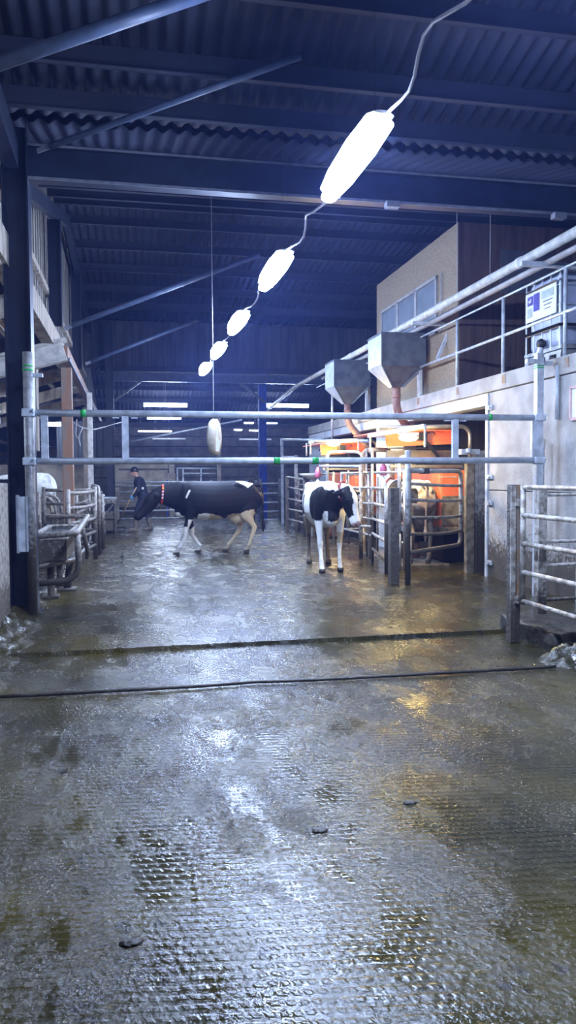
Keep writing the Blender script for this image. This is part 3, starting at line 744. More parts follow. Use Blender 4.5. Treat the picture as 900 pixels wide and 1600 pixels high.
# plywood room
RX, RY0, RY1, RZ1 = 5.3, 11.95, 16.2, 5.66
t = thing('plywood_room', 'boxy plywood office room standing on the upper floor', 'room', (RX + 1.6, (RY0 + RY1) / 2, 2.95))
mb = MB(); mb.box((RX + .03, (RY0 + RY1) / 2, (2.95 + RZ1) / 2), (.06, RY1 - RY0, RZ1 - 2.95)); side = mb.build('side_wall', 'ply', t)
mb = MB()
for k in range(20): mb.box((RX + .03 + (k + .5) * .2, RY0 + .02 + .004 * (k % 2), (2.95 + 4.42) / 2), (.194, .05, 1.47))
mb.build('front_boards', 'ply_dark', t)
mb = MB(); mb.box((RX + 2.05, RY0 + .02, (4.42 + RZ1) / 2), (4.1, .05, RZ1 - 4.42)); mb.build('front_panel', 'ply_dark', t)
mb = MB(); mb.box((RX + 2.05, (RY0 + RY1) / 2, RZ1 - .03), (4.1, RY1 - RY0, .06)); mb.build('roof', 'ply', t)
mb = MB(); mb.box((RX + 2.05, RY1 - .03, (2.95 + RZ1) / 2), (4.1, .06, RZ1 - 2.95)); mb.build('rear_wall', 'ply', t)
za = at(685, 432, X=RX).z; zb_ = at(685, 520, X=RX).z
y_a, y_b = at(685, 470, X=RX).y, at(598, 500, X=RX).y
w3 = (y_b - y_a) / 3
for k in range(3):
    yc = y_a + w3 * (k + .5)
    mb = MB(); mb.box((RX - .005, yc, (za + zb_) / 2), (.03, w3 - .10, za - zb_ - .08)); pane = mb.build('window_pane', 'glass_grey', t)
    mb = MB()
    for s in (-1, 1):
        mb.box((RX - .02, yc + s * (w3 / 2 - .03), (za + zb_) / 2), (.05, .05, za - zb_)); mb.box((RX - .02, yc, (za + zb_) / 2 + s * (za - zb_) / 2), (.05, w3 - .01, .05))
    subpart(mb, 'window_frame', 'cable', pane, t)
mb = MB(); mb.tube([(RX - .04, RY0 + .6, 4.0), (RX - .04, RY0 + .6, 5.0)], .012, 6); mb.build('conduit', 'cable', t)
# dim front window
mb = MB(); mb.box((RX + 1.2, RY0 - .01, 4.9), (.9, .03, .7)); mb.build('front_window', 'clad_dark', t)

# IBC tank
tx, ty = 5.38, 9.0
t = thing('liquid_tank', 'caged white bulk liquid tank on a pallet at the upper floor edge', 'tank', (tx + .6, ty + .42, 2.95))
mb = MB(); mb.box((tx + .6, ty + .42, 3.66), (1.13, .80, .94), None, .06); tk = mb.build('bottle', 'ibc', t)
mb = MB(); mb.box((tx + .6, ty + .42, 4.15), (1.15, .82, .05), None, .01); mb.build('top_frame', 'galv', t)
mb = MB()
for k in range(4): mb.box((tx + .6, ty + .02 + k * .27, 3.02), (1.2, .1, .12))
mb.box((tx + .6, ty + .42, 3.10), (1.2, .92, .04)); mb.box((tx + .6, ty + .42, 3.16), (1.2, .95, .05)); mb.build('pallet', 'galv_mud', t)
mb = MB()
for k in range(5):
    y = ty + .0 + k * .21; mb.tube([(tx, y, 3.14), (tx, y, 4.14)], .011, 6)
for k in range(6):
    x = tx + .0 + k * .24; mb.tube([(x, ty - .02, 3.14), (x, ty - .02, 4.14)], .011, 6)
for z in (3.42, 3.70, 3.95):
    mb.tube([(tx, ty + .86, z), (tx, ty - .02, z), (tx + 1.2, ty - .02, z)], .010, 6)
mb.build('cage', 'galv', t)
mb = MB(); mb.box((tx - .01, ty + .42, 3.44), (.02, .9, .035)); mb.box((tx + .6, ty - .03, 3.44), (1.2, .02, .035)); mb.build('band', 'black', t)
def on_tank(y0, y1, z0, z1, m, nm_='placard', off=.0, par=None):
    mb = MB(); mb.box((tx - .022 - off, (y0 + y1) / 2, (z0 + z1) / 2), (.008, abs(y1 - y0), z1 - z0))
    return mb.build(nm_, m, t) if par is None else subpart(mb, nm_, m, par, t)
plc = on_tank(ty + .04, ty + .82, 3.60, 4.02, 'white')
on_tank(ty + .62, ty + .76, 3.82, 3.94, 'purple', 'printed_block', .006, plc)
on_tank(ty + .45, ty + .60, 3.72, 3.95, 'purple', 'printed_block', .006, plc)
on_tank(ty + .10, ty + .40, 3.84, 3.94, 'greenish', 'printed_block', .006, plc)
on_tank(ty + .64, ty + .76, 3.66, 3.78, 'greenish', 'printed_block', .006, plc)
mb = MB()   # small white cow shape printed on the purple block
mb.box((tx - .036, ty + .69, 3.875), (.003, .06, .025)); mb.box((tx - .036, ty + .66, 3.895), (.003, .02, .02)); mb.box((tx - .036, ty + .71, 3.858), (.003, .008, .02)); mb.box((tx - .036, ty + .67, 3.858), (.003, .008, .02))
subpart(mb, 'printed_cow', 'white', plc, t)
mb = MB(); 
for k in range(3): mb.box((tx - .032, ty + .24, 3.80 - k * .05), (.003, .24 - .05 * k, .010))
subpart(mb, 'printed_lines', 'clad_dark', plc, t)
mb = MB(); mb.lathe((tx - .03, ty + .40, 3.26), [(.05, -.04), (.07, .0), (.05, .05)], 12, V((1, 0, 0))); mb.build('valve', 'black', t, True)

# ------------------------------------------------------------------ feed bins
def feed_bin(y, s, label, elbow_to):
    x = AX - .04; t = thing('feed_bin', label, 'feed bin', (x, y, 2.6), 'feed bins under the feed tube')
    z1, z2, z3 = 4.04, 3.50, 3.14; w, d_ = .40 * s, .38
    def frust(zs):
        mb = MB(); rings = []
        for (z, hw, hd) in zs: rings.append([mb.bm.verts.new((x + a * hw, y + b * hd, z)) for a, b in ((-1, -1), (1, -1), (1, 1), (-1, 1))])
        mb.skin(rings); return mb
    frust([(z3, .09, .09), (z2, w, d_), (z1, w, d_)]).build('bin', 'bin', t)
    mb = MB()
    for a, b in ((-1, -1), (1, -1), (1, 1), (-1, 1)): mb.bar((x + a * w, y + b * d_, z2), (x + a * w, y + b * d_, z1), .035, .035)
    mb.box((x, y, z1 + .01), (2 * w + .05, 2 * d_ + .05, .04)); 
    for a in (-1, 1): mb.bar((x + a * w, y - d_, z2), (x + a * .09, y - .09, z3), .03, .03)
    mb.box((x, y - d_ - .0, z2), (2 * w, .02, .03)); mb.build('flange', 'bin', t)
    mb = MB(); mb.box((x - w - .012, y, (z1 + z2) / 2), (.012, 2 * d_, z1 - z2)); mb.poly([(x - w - .012, y - d_, z2), (x - w - .012, y + d_, z2), (x - .1, y + .09, z3), (x - .1, y - .09, z3)], (-.01, 0, 0)); mb.build('side_plate', 'bin_edge', t, label='pale side plate')
    mb = MB(); ex, ey, ez = elbow_to
    mb.tube(fillet([(x, y, z3 + .02), (x, y, 2.72), (ex, ey, ez - .1)], .18, 8), .075, 14); mb.build('down_pipe', 'brownpipe', t, True)
    mb = MB(); mb.lathe((x, y, 2.98), [(.083, -.04), (.083, .04)], 14); mb.build('pipe_collar', 'brownpipe', t, True)
    mb = MB(); mb.box((x + w + .09, y, 3.5), (.07, .07, 1.2)); mb.box((x + w - .05, y - .3, 3.45), (.05, .05, 1.05)); mb.box((x + w, y, 4.1), (.3, .07, .05)); mb.build('support_post', 'galv', t)
feed_bin(13.5, 1.0, 'grey hopper feed bin nearer the camera, beside the plywood room', (5.35, 13.9, 2.25))
feed_bin(16.75, 1.0, 'grey hopper feed bin farther back, left of the other bin', (5.35, 16.4, 2.05))

# ------------------------------------------------------------------ milking robots
def text_mesh(s, size, loc, rot, ext=.004):
    c = bpy.data.curves.new('t', 'FONT'); c.body = s; c.size = size; c.extrude = ext; c.align_x = 'CENTER'; c.align_y = 'CENTER'
    o = bpy.data.objects.new('t', c); COL.objects.link(o); o.location = loc; o.rotation_euler = rot
    bpy.context.view_layer.update(); dg = bpy.context.evaluated_depsgraph_get()
    me = bpy.data.meshes.new_from_object(o.evaluated_get(dg)); mw = o.matrix_world.copy()
    mb = MB(); mb.bm.from_mesh(me); bmesh.ops.transform(mb.bm, matrix=mw, verts=mb.bm.verts)
    bpy.data.objects.remove(o); bpy.data.curves.remove(c); bpy.data.meshes.remove(me); return mb
def robot(y0, label, hood_x0=4.2, hood_x1=5.55):
    t = thing('milking_robot', label, 'milking robot', (5.3, y0 + 1.2, FZ), 'milking robots')
    mb = MB(); mb.box((5.34, y0 + 1.35, 1.10), (.56, 2.6, 1.02), None, .04); cab = mb.build('cabinet', 'red', t)
    if True:
        mb = text_mesh('Lely Astronaut', .052, (5.20, y0 + .045, 1.50), (PI / 2, 0, 0)); subpart(mb, 'lettering', 'white', cab, t)
    mb = MB(); mb.box((5.30, y0 + .03, .93), (.42, .03, .50), None, .01); subpart(mb, 'steel_cover', 'steel_dirty', cab, t)
    mb = MB(); mb.box((5.32, y0 + .12, .62), (.62, .26, .09), None, .01); mb.build('base_sill', 'steel_dirty', t)
    mb = MB(); mb.box((5.45, y0 + 1.45, .32), (.42, 2.3, .56)); mb.build('plinth', 'black', t)
    # curved hood above the stall
    def strip(prof, ya, yb, m, nm_):
        mb = MB(); n = len(prof); ro = []
        for (yy, dz) in ((ya, 0), (yb, .0)):
            ro.append([mb.bm.verts.new((x, yy, z + dz)) for x, z in prof])
        rt = [[mb.bm.verts.new(v.co + V((0, 0, .02))) for v in r] for r in ro]
        for i in range(n - 1):
            mb.bm.faces.new((ro[0][i], ro[0][i + 1], ro[1][i + 1], ro[1][i])); mb.bm.faces.new((rt[0][i], rt[0][i + 1], rt[1][i + 1], rt[1][i]))
            for k in (0, 1): mb.bm.faces.new((ro[k][i], ro[k][i + 1], rt[k][i + 1], rt[k][i]))
        for i in (0, -1): mb.bm.faces.new((ro[0][i], ro[1][i], rt[1][i], rt[0][i]))
        return mb.build(nm_, m, t)
    yh = y0 + .25
    mb = MB(); w = hood_x1 - hood_x0; cx = (hood_x0 + hood_x1) / 2
    mb.poly([(hood_x0, yh, 2.01), (hood_x1 - .12, yh, 2.06), (hood_x1 - .12, yh + .12, 2.30), (hood_x0, yh + .12, 2.25)], (0, .03, 0)); mb.build('hood_front', 'red', t)
    mb = MB(); mb.box((cx, yh + 1.1, 2.29), (w - .1, 2.1, .03)); mb.build('hood_top', 'red', t)
    mb = MB(); mb.poly([(hood_x0, yh + .1, 1.80), (hood_x1 - .1, yh + .1, 1.80), (hood_x1 - .1, yh - .02, 1.95), (hood_x0, yh - .02, 1.95)], (0, .03, 0)); mb.build('reflector_panel', 'steel', t, label='shiny steel panel under the hood')
    mb = MB(); mb.box((cx, yh - .04, 1.68), (w - .05, .10, .05), None, .01); mb.box((cx, yh - .04, 1.76), (w - .05, .05, .03)); mb.build('crossbar', 'steel', t)
    mb = MB(); mb.box((cx, yh, 1.985), (w, .09, .02)); mb.build('cable_tray', 'black', t)
    # hoop
    mb = MB(); mb.tube(fillet([(hood_x0 - .25, y0 - .1, 2.30), (hood_x1 - .02, y0 - .1, 2.34), (hood_x1 - .02, y0 - .1, 1.72)], .2), .035, 12); mb.build('hoop', 'steel', t, True)
    # camera arm
    mb = MB(); mb.bar((4.78, y0 + .1, 2.15), (5.1, y0 + .1, 1.78), .04, .045); mb.build('arm', 'black', t)
    mb = MB(); mb.box((4.74, y0 + .06, 2.17), (.17, .1, .13), None, .015); mb.tube(fillet([(4.8, y0 + .08, 2.2), (4.95, y0 + .1, 2.27), (5.0, y0 + .1, 2.2)], .05), .008, 6); mb.build('arm_head', 'black', t)
    # milking arm and teat cups low behind the legs
    mb = MB(); mb.box((4.95, y0 + .9, .42), (.5, .14, .14), None, .03); mb.tube([(4.75, y0 + .85, .45), (4.6, y0 + .8, .55)], .04, 8); mb.build('milking_arm', 'black', t)
    for k in range(4):
        mb = MB(); mb.lathe((4.72 + .06 * (k % 2), y0 + .78 + .07 * (k // 2), .50), [(.018, 0), (.02, .14), (.015, .16)], 8); mb.build('teat_cup', 'steel', t, True)
    # orange brown bin at stall floor
    mb = MB(); mb.box((4.82, y0 + 1.1, .20), (.4, .5, .28), None, .02); mb.build('floor_box', 'orange_band', t)
    return t
robot(12.05, 'near red milking robot with hood and white lettering in the wide wall opening')
robot(17.0, 'far red milking robot glowing orange behind the black and white cow', 4.3, 5.55)
# inner end panels of the stall (dirty steel floor tray)
mb = MB(); mb.box((4.75, 13.1, FZ + .01), (.8, 2.4, .02)); solo(mb, 'stall_tray', 'steel_dirty', 'dirty steel floor tray under the cow in the near stall', 'tray')

# lamps over the stalls: warm
def warm_lamp(x, y, z, label, x2, y2, z2):
    t = thing('stall_lamp', label, 'light', (x, y, z), 'warm stall lamps')
    mb = MB(); mb.ell((x, y, z), (.15, .07, .055)); mb.build('bulb', 'warm', t, True)
    mb = MB(); mb.box((x, y, z + .065), (.32, .10, .03), None, .01); mb.build('holder', 'white_frame', t)
    return t
wl1 = at(638, 684, Y=11.35); wl2 = at(521, 693, Y=16.4)
warm_lamp(*wl1, 'warm yellow lamp glowing over the near milking stall', 0, 0, 0)
warm_lamp(*wl2, 'warm yellow lamp glowing over the far milking stall', 0, 0, 0)
# lamp carriers: white rails
def lamp_rail(p, q, drop, label):
    t = thing('lamp_rail', label, 'rail', p, 'white lamp rails'); p, q = V(p), V(q)
    mb = MB(); mb.bar(p, q, .05, .07); mb.build('rail', 'white_frame', t)
    mb = MB(); mb.tube([q, q - V((0, 0, drop))], .018, 8); mb.build('drop_rod', 'white_frame', t)
    mb = MB(); mb.tube([p + (q - p) * .03, p + (q - p) * .03 - V((0, 0, .28))], .018, 8); mb.build('drop_rod', 'white_frame', t)
lamp_rail(at(576, 681, Y=12.6), at(664, 666, Y=11.2), .32, 'white rail slanting above the near warm lamp')
lamp_rail(at(483, 691, Y=17.6), at(560, 688, Y=16.2), .22, 'white rail above the far warm lamp')
# fluorescent flare tube: small cold fitting under white rail
tl(610, 632, 694, 13.2, 'thin white tube fitting on the white pillar below the near warm lamp', m='lamp_small', r=.015, group='small tube fittings by the stalls', top=2.7)
tl(498, 514, 704.5, 19.5, 'thin white tube fitting left of the far warm lamp', m='lamp_small', r=.015, group='small tube fittings by the stalls', top=2.7)
# portal posts right of near robot
t = thing('portal_frame', 'paired galvanised box posts on the right side of the near robot opening', 'frame', (5.15, 10.95, FZ))
for (px, w, mm_, zt_) in ((733, .12, 'steel_dirty', 1.80), (742, .05, 'galv_mud', 1.9), (750, .11, 'galv_mud', 1.9)):
    p = at(px, 850, Y=10.95); mb = MB(); mb.box((p.x, 10.95, (FZ + zt_) / 2), (w, .10, zt_ - FZ)); mb.build('post', mm_, t)
mb = MB(); mb.box((5.05, 10.95, 1.88), (.3, .12, .08)); mb.lathe((5.0, 10.86, 1.9), [(.04, -.03), (.04, .03)], 10); mb.build('hinge_head', 'galv', t)

# ------------------------------------------------------------------ stall fences right
def fpost(px, py_base, top_py, w, m, label, square=False, name='fence_post'):
    b = at(px, py_base, Z=FZ); zt_ = at(px, top_py, Y=b.y).z
    mb = MB()
    if square: mb.box((b.x, b.y, (FZ + zt_) / 2), (w, w, zt_ - FZ), None, .006)
    else: mb.tube([(b.x, b.y, FZ), (b.x, b.y, zt_)], w / 2, 12)
    solo(mb, name, m, label, 'post', 'posts of the stall fences', smooth=not square); return b
b1 = fpost(615, 913, 762, .125, 'muck_post', 'thick dark muck-crusted post in front of the near stall', True)
b2 = fpost(637, 914, 703, .078, 'galv_mud', 'tall grey steel post carrying the curved near stall gate')
b3 = fpost(604, 897, 755, .07, 'galv_mud', 'steel post on the right end of the five-rail side gate')
b4 = fpost(582, 880, 700, .05, 'galv_mud', 'slim steel post on the left end of the five-rail side gate')
b5 = fpost(564, 872, 726, .075, 'rail_pale', 'pale steel post right beside the head of the front-facing cow')
b6 = fpost(476, 837, 745, .08, 'muck_post', 'dark post foot seen left behind the front-facing cow')
b7 = fpost(463, 831, 711, .08, 'galv_mud', 'pale box post second from left in the back stall fence', True)
b8 = fpost(449, 831, 745, .09, 'muck_post', 'dark wooden post at the left end of the low back fence', True)
b9 = fpost(441.5, 818, 685, .08, 'galv', 'tall galvanised post at the far left corner of the stalls', True)
for (px, pb, tp_, lb) in ((573, 868, 700, 'thin upright tube first right of the pale post by the cow'), (590, 866, 745, 'thin upright tube behind the five-rail side gate'), (545, 850, 735, 'thin upright tube behind the front-facing cow')):
    fpost(px, pb, tp_, .04, 'rail_pale', lb)
def rails(name, pa, pb, pya, pyb, label, r=.02, m='rail_pale', cat='gate'):
    """pa,pb floor points; pya, pyb lists of pixel rows at both ends"""
    t = thing(name, label, cat, (pa.x, pa.y, FZ))
    for ya, yb, (xa, xb) in zip(pya, pyb, [(name_px[0], name_px[1])] * len(pya)):
        p = at(xa, ya, Y=pa.y); q = at(xb, yb, Y=pb.y); mb = MB(); mb.tube([(pa.x, pa.y, p.z), (pb.x, pb.y, q.z)], r, 8); mb.build('rail', m, t, True)
    return t
name_px = (582, 604); rails('side_gate', b4, b3, (762, 786, 810, 833, 857), (764, 792, 819, 847, 878), 'five-rail side gate between two steel posts left of the thick dark post', .024)
name_px = (449, 476); rails('low_fence', b8, b6, (745, 761, 779, 795, 811), (749, 766, 784, 800, 817), 'low five-rail fence behind the hindquarters of the front-facing cow', .026)
name_px = (564, 582); rails('side_gate', b5, b4, (762, 822), (762, 823), 'two rails linking the pale post to the five-rail side gate', .022)
# upper frame rails at the back
t = thing('overhead_frame', 'thin overhead tube frame from the far corner post towards the far robot', 'frame', (b9.x, b9.y, 2.5))
mb = MB(); mb.tube([(b9.x, b9.y, at(441, 687, Y=b9.y).z), at(575, 689, Y=15.4)], .035, 8); mb.build('rail', 'galv', t, True)
mb = MB(); mb.tube([(b9.x, b9.y, at(441, 714, Y=b9.y).z), (b7.x, b7.y, at(463, 714, Y=b7.y).z)], .03, 8); mb.build('rail', 'galv', t, True)
mb = MB(); mb.tube([at(479, 692, Y=18.2), at(479, 712, Y=18.2)], .02, 8); mb.build('drop_rod', 'galv', t, True)
mb = MB(); mb.tube([at(519, 600, Y=18.6), at(519, 690, Y=18.6)], .03, 8); mb.build('hanger', 'galv', t, True)
mb = MB(); mb.tube([(b5.x, b5.y, 1.7), (4.2, 17, 1.75)], .025, 8); mb.build('rail', 'galv', t, True)
# curved near stall gate
ga = V((b2.x + .02, b2.y + .02, 0)); gb = V((4.92, 10.95, 0)); Lg = (gb - ga).length; gd = (gb - ga).normalized(); gn = V((gd.y, -gd.x, 0))
zt_ = at(700, 736, Y=10.8).z; zbm = at(700, 853, Y=10.8).z
t = thing('curved_gate', 'rounded tube gate closing the near milking stall behind the cow', 'gate', (ga.x, ga.y, zbm))
mb = MB(); mb.tube(fillet([ga + V((0, 0, zt_)), gb + V((0, 0, zt_)), gb + V((0, 0, zbm)), ga + V((0, 0, zbm)) ], .14), .033, 12); mb.build('frame', 'galv_mud', t, True)
for z in [at(700, y, Y=10.8).z for y in (759, 782, 807, 831)]:
    pts = []
    for k in range(13):
        u = k / 12; pts.append(ga.lerp(gb, u) + V((0, 0, z + .05 * (1 - u) ** 2)) - gn * .0 + gn * .10 * math.sin(PI * u))
    mb = MB(); mb.tube(pts, .024, 10); mb.build('rail', 'galv_mud', t, True)
mb = MB(); p = ga.lerp(gb, .28); mb.box((p.x, p.y, zt_), (.13, .1, .085), Matrix.Rotation(math.atan2(gd.y, gd.x), 3, 'Z'), .01); mb.build('latch', 'black', t)
# hoops (entry frames of both stalls)
def hoop(pxa, pxb, pyt, Y, Yb, label, r=.032, m='galv', zlow=.6):
    a, b = at(pxa, pyt, Y=Y), at(pxb, pyt, Y=Yb); mb = MB()
    mb.tube(fillet([(a.x, a.y, zlow), a, b, (b.x, b.y, zlow)], .16), r, 10)
    mb.tube([(a.x, a.y, FZ), (a.x, a.y, zlow)], r, 10); mb.tube([(b.x, b.y, FZ), (b.x, b.y, zlow)], r, 10)
    solo(mb, 'stall_hoop', m, label, 'hoop', 'tube hoops of the stalls', True)
M['buff'] = mat('buff_coated_tube', (.55, .42, .25), .5)
hoop(567, 613, 703, 14.2, 14.0, 'buff coloured tube hoop between the two warm lamps', .045, 'buff')
hoop(511, 566, 706, 16.6, 16.2, 'grey tube hoop under the far warm lamp', .035)
hoop(624, 640, 714, 11.6, 11.4, 'small grey hoop end just left of the tall grey post', .03)
# inner long rails of the stalls
def longrails(x, y0, y1, zs, label, r=.022, m='steel'):
    t = thing('stall_rail', label, 'rail', (x, y0, FZ))
    for z in zs:
        mb = MB(); mb.tube([(x, y0, z), (x, y1, z)], r, 8); mb.build('rail', m, t, True)
    k = 0
    for y in (y0, (y0 + y1) / 2, y1):
        mb = MB(); mb.tube([(x, y, FZ), (x, y, max(zs) + .03)], .03, 8); mb.build('upright', m, t, True)
longrails(4.22, 11.5, 15.2, (.45, .75, 1.02, 1.30, 1.58), 'long steel side rails of the near milking stall', m='steel')
longrails(4.42, 16.6, 20.2, (.45, .75, 1.02, 1.30, 1.58), 'long steel side rails of the far milking stall', m='steel')
gate_along('end_gate', (4.45, 15.6, 0), (5.1, 15.9, 0), [1.55, 1.25, .95, .65, .4], 'small rail gate between the two stalls', .022, 'steel')
# pink containers hanging at the stalls
def pinkc(p, label):
    t = thing('dip_bottle', label, 'bottle', (p.x, p.y, p.z - .12), 'pink bottles on the stalls')
    mb = MB(); mb.lathe((p.x, p.y, p.z - .12), [(.05, 0), (.065, .02), (.065, .16), (.03, .2), (.03, .24)], 14); mb.build('bottle', 'pink', t, True)
    mb = MB(); mb.lathe((p.x, p.y, p.z - .42), [(.03, 0), (.045, .03), (.045, .22), (.02, .26)], 12); mb.tube([(p.x, p.y, p.z - .16), (p.x, p.y, p.z - .12)], .012, 6); mb.build('lower_cup', 'white', t, True)
pinkc(at(599, 733, Y=13.6), 'pink bottle hanging left of the tall grey post'); pinkc(at(496.5, 738, Y=16.9), 'pink bottle hanging above the back of the front-facing cow')
# white basin behind fence far
mb = MB(); p = at(487, 742, Y=18.5); mb.lathe((p.x, p.y, p.z - .1), [(.12, 0), (.26, .08), (.30, .12), (.26, .13), (.1, .04)], 18); mb.tube([(p.x, p.y, FZ), (p.x, p.y, p.z - .08)], .04, 8)
solo(mb, 'feed_bowl', 'white_frame', 'pale round bowl on a stalk behind the low back fence', 'bowl', smooth=True)

# ------------------------------------------------------------------ left pens: troughs, guards, gates
def pt(px, py, Y): return at(px, py, Y=Y)
t = thing('water_trough', 'long drinking trough with pale rim behind the bent tube guard', 'trough', (-1.0, 10.8, .4))
tr = (-1.22, -.80, 9.6, 12.2)
mb = MB()
for x in tr[:2]: mb.box((x, (tr[2] + tr[3]) / 2, .66), (.04, tr[3] - tr[2], .26))
for y in tr[2:]: mb.box(((tr[0] + tr[1]) / 2, y, .66), (tr[1] - tr[0], .04, .26))
mb.box(((tr[0] + tr[1]) / 2, 10.9, .54), (.42, 2.6, .03)); mb.build('tub', 'galv_mud', t)
mb = MB()
for x in tr[:2]: mb.box((x, (tr[2] + tr[3]) / 2, .80), (.07, tr[3] - tr[2] + .06, .025))
for y in tr[2:]: mb.box(((tr[0] + tr[1]) / 2, y, .80), (tr[1] - tr[0], .07, .025))
mb.build('rim', 'rail_pale', t)
mb = MB(); mb.box((-1.01, 10.9, .74), (.38, 2.54, .01)); mb.build('water', 'water', t)
for y in (11.1, 9.9):
    mb = MB(); mb.tube([(-1.0, y, FZ), (-1.0, y, .56)], .045, 10); mb.box((-1.0, y, FZ + .02), (.2, .2, .03)); mb.build('leg', 'muck_post', t)
t = thing('trough_guard', 'bent muddy tube guard around the near drinking trough', 'guard', (-.75, 9.4, FZ))
mb = MB(); mb.tube(fillet([(-1.3, 12.5, .92), (-.68, 12.5, .92), (-.62, 9.0, .90), (-1.25, 9.0, .86)], .12), .036, 12); mb.build('top_rail', 'pen', t, True)
mb = MB(); mb.tube(fillet([(-.62, 9.1, .88), (-.60, 9.1, .36), (-1.2, 9.15, .30)], .2), .036, 12); mb.build('front_loop', 'pen', t, True)
mb = MB(); mb.tube(fillet([(-1.2, 9.2, .48), (-.70, 9.9, .5), (-.66, 12.0, .5)], .2), .03, 10); mb.build('lower_rail', 'pen', t, True)
mb = MB(); mb.tube(fillet([(-.66, 10.6, .9), (-.60, 10.8, .5), (-.66, 11.6, .35)], .2), .028, 10); mb.build('side_stay', 'pen', t, True)
mb = MB(); mb.tube([(-1.22, 9.05, FZ), (-1.22, 9.05, .86)], .045, 10); mb.build('leg', 'muck_post', t, True)
mb = MB(); mb.tube([(-.86, 10.55, FZ), (-.80, 10.55, .52)], .05, 10); mb.box((-.86, 10.55, FZ + .015), (.24, .24, .03)); mb.build('leg', 'muck_post', t, True)
# slanted pen gates
def pen_gate(pa, pb, za, label, m='pen', n=5, r=.032, curve=0):
    pa, pb = V(pa), V(pb); t = thing('pen_gate', label, 'gate', (pa.x, pa.y, FZ), 'pen gates on the left')
    for p in (pa, pb):
        mb = MB(); mb.tube([(p.x, p.y, FZ), (p.x, p.y, za + .06)], .042, 10); mb.build('stile', m, t, True)
    for k in range(n):
        z = za - k * (za - .3) / (n - 1); mid_ = (pa + pb) / 2 + V((curve, 0, 0))
        mb = MB(); mb.tube(fillet([(pa.x, pa.y, z), (mid_.x, mid_.y, z - .02), (pb.x, pb.y, z)], .4), r, 8); mb.build('rail', m, t, True)
pen_gate((-.66, 14.4, 0), (-1.0, 12.7, 0), 1.28, 'muddy pen gate just behind the near drinking trough', curve=.03)
pen_gate((-.68, 14.9, 0), (-1.6, 14.9, 0), 1.30, 'muddy pen gate across the cubicle end by the brown post')
pen_gate((-.60, 16.4, 0), (-.78, 20.2, 0), 1.12, 'muddy pen gate running back towards the second trough', curve=.06)
pen_gate((-1.05, 15.3, 0), (-1.02, 19.6, 0), 1.18, 'inner muddy pen gate beside the cubicles', n=6)
hoopp = MB(); hoopp.tube(fillet([(-.62, 15.2, FZ), (-.62, 15.2, 1.34), (-.80, 16.6, 1.36), (-.80, 16.6, FZ)], .25), .04, 10)
solo(hoopp, 'cubicle_hoop', 'pen', 'rounded muddy hoop at the end of the left cubicle row', 'hoop', smooth=True)
# cubicle dividers in the lean-to
for i, y in enumerate((11.5, 13.2, 16.1, 17.3, 20.4, 21.5, 22.6)):
    mb = MB(); mb.tube(fillet([(-3.2, y, FZ), (-3.2, y, 1.15), (-1.55, y, 1.15), (-1.45, y, .5), (-3.1, y, .4)], .25), .03, 8)
    solo(mb, 'cubicle_divider', 'pen', ['front', 'second', 'third', 'fourth', 'fifth', 'sixth', 'rearmost'][i] + ' looped tube cubicle divider behind the left pens', 'divider', 'cubicle dividers', True)
boxstruct('trim_bedkerb', (-3.0, 18.5, .12), (2.6, 14, .2), 'conc_left', .02)
# second trough
t = thing('water_trough', 'high box trough with dark frame at the foot of the far navy column', 'trough', (-.62, 21.3, FZ))
cx, cy = -.66, 21.3
mb = MB(); mb.box((cx, cy, .90), (.50, .7, .14)); mb.build('tub', 'galv_mud', t)
mb = MB(); mb.box((cx, cy, .975), (.54, .74, .02)); mb.box((cx, cy, .99), (.42, .6, .01)); mb.build('tray', 'galv', t)
for a in (-.23, .23):
    for b in (-.32, .32):
        mb = MB(); mb.box((cx + a, cy + b, .45), (.05, .05, .84)); mb.build('leg', 'muck_post', t)
mb = MB(); mb.box((cx, cy - .32, .45), (.44, .03, .05)); mb.bar((cx - .2, cy - .3, .3), (cx + .2, cy - .3, .85), .03, .04); mb.box((cx, cy, .35), (.4, .55, .5)); mb.build('lower_panel', 'muck_post', t)

# ------------------------------------------------------------------ back pens
FY = 27.6
def backfence(px0, px1, rows, label, posts, m='galv', Y=FY):
    a = at(px0, 780, Y=Y); b = at(px1, 780, Y=Y); t = thing('back_fence', label, 'fence', (a.x, Y, FZ), 'rail fences at the back')
    for r_ in rows:
        z = at((px0 + px1) / 2, r_, Y=Y).z; mb = MB(); mb.tube([(a.x, Y, z), (b.x, Y, z)], .03, 8); mb.build('rail', m, t, True)
    for px, tp_ in posts:
        p = at(px, tp_, Y=Y); mb = MB(); mb.box((p.x, Y + .05, (FZ + p.z) / 2), (.09, .09, p.z - FZ)); mb.build('post', 'galv_mud', t)
backfence(176, 402, (753, 759, 768, 782, 797, 809), 'long rail fence across the back behind the worker', ((178, 750), (252, 750), (258, 753), (330, 750)), 'galv')
t = thing('back_gate', 'small five-rail gate between blue column and stall corner post', 'gate', (4.5, 26.6, FZ))
Yg = 25.6; a = at(407, 780, Y=Yg); b = at(437, 780, Y=Yg)
for r_ in (755.5, 771, 785, 799, 812):
    z = at(420, r_, Y=Yg).z; mb = MB(); mb.tube([(a.x, Yg, z), (b.x, Yg, z)], .028, 8); mb.build('rail', 'galv', t, True)
for p in (a, b):
    mb = MB(); mb.box((p.x, Yg, .75), (.08, .07, 1.4)); mb.build('stile', 'galv_mud', t)
mb = MB(); p = at(400, 815, Z=FZ); mb.box((p.x, 25.95, .75), (.22, .16, 1.45), None, .02); solo(mb, 'timber_post', 'muck_post', 'short dark post at the foot of the blue column', 'post')
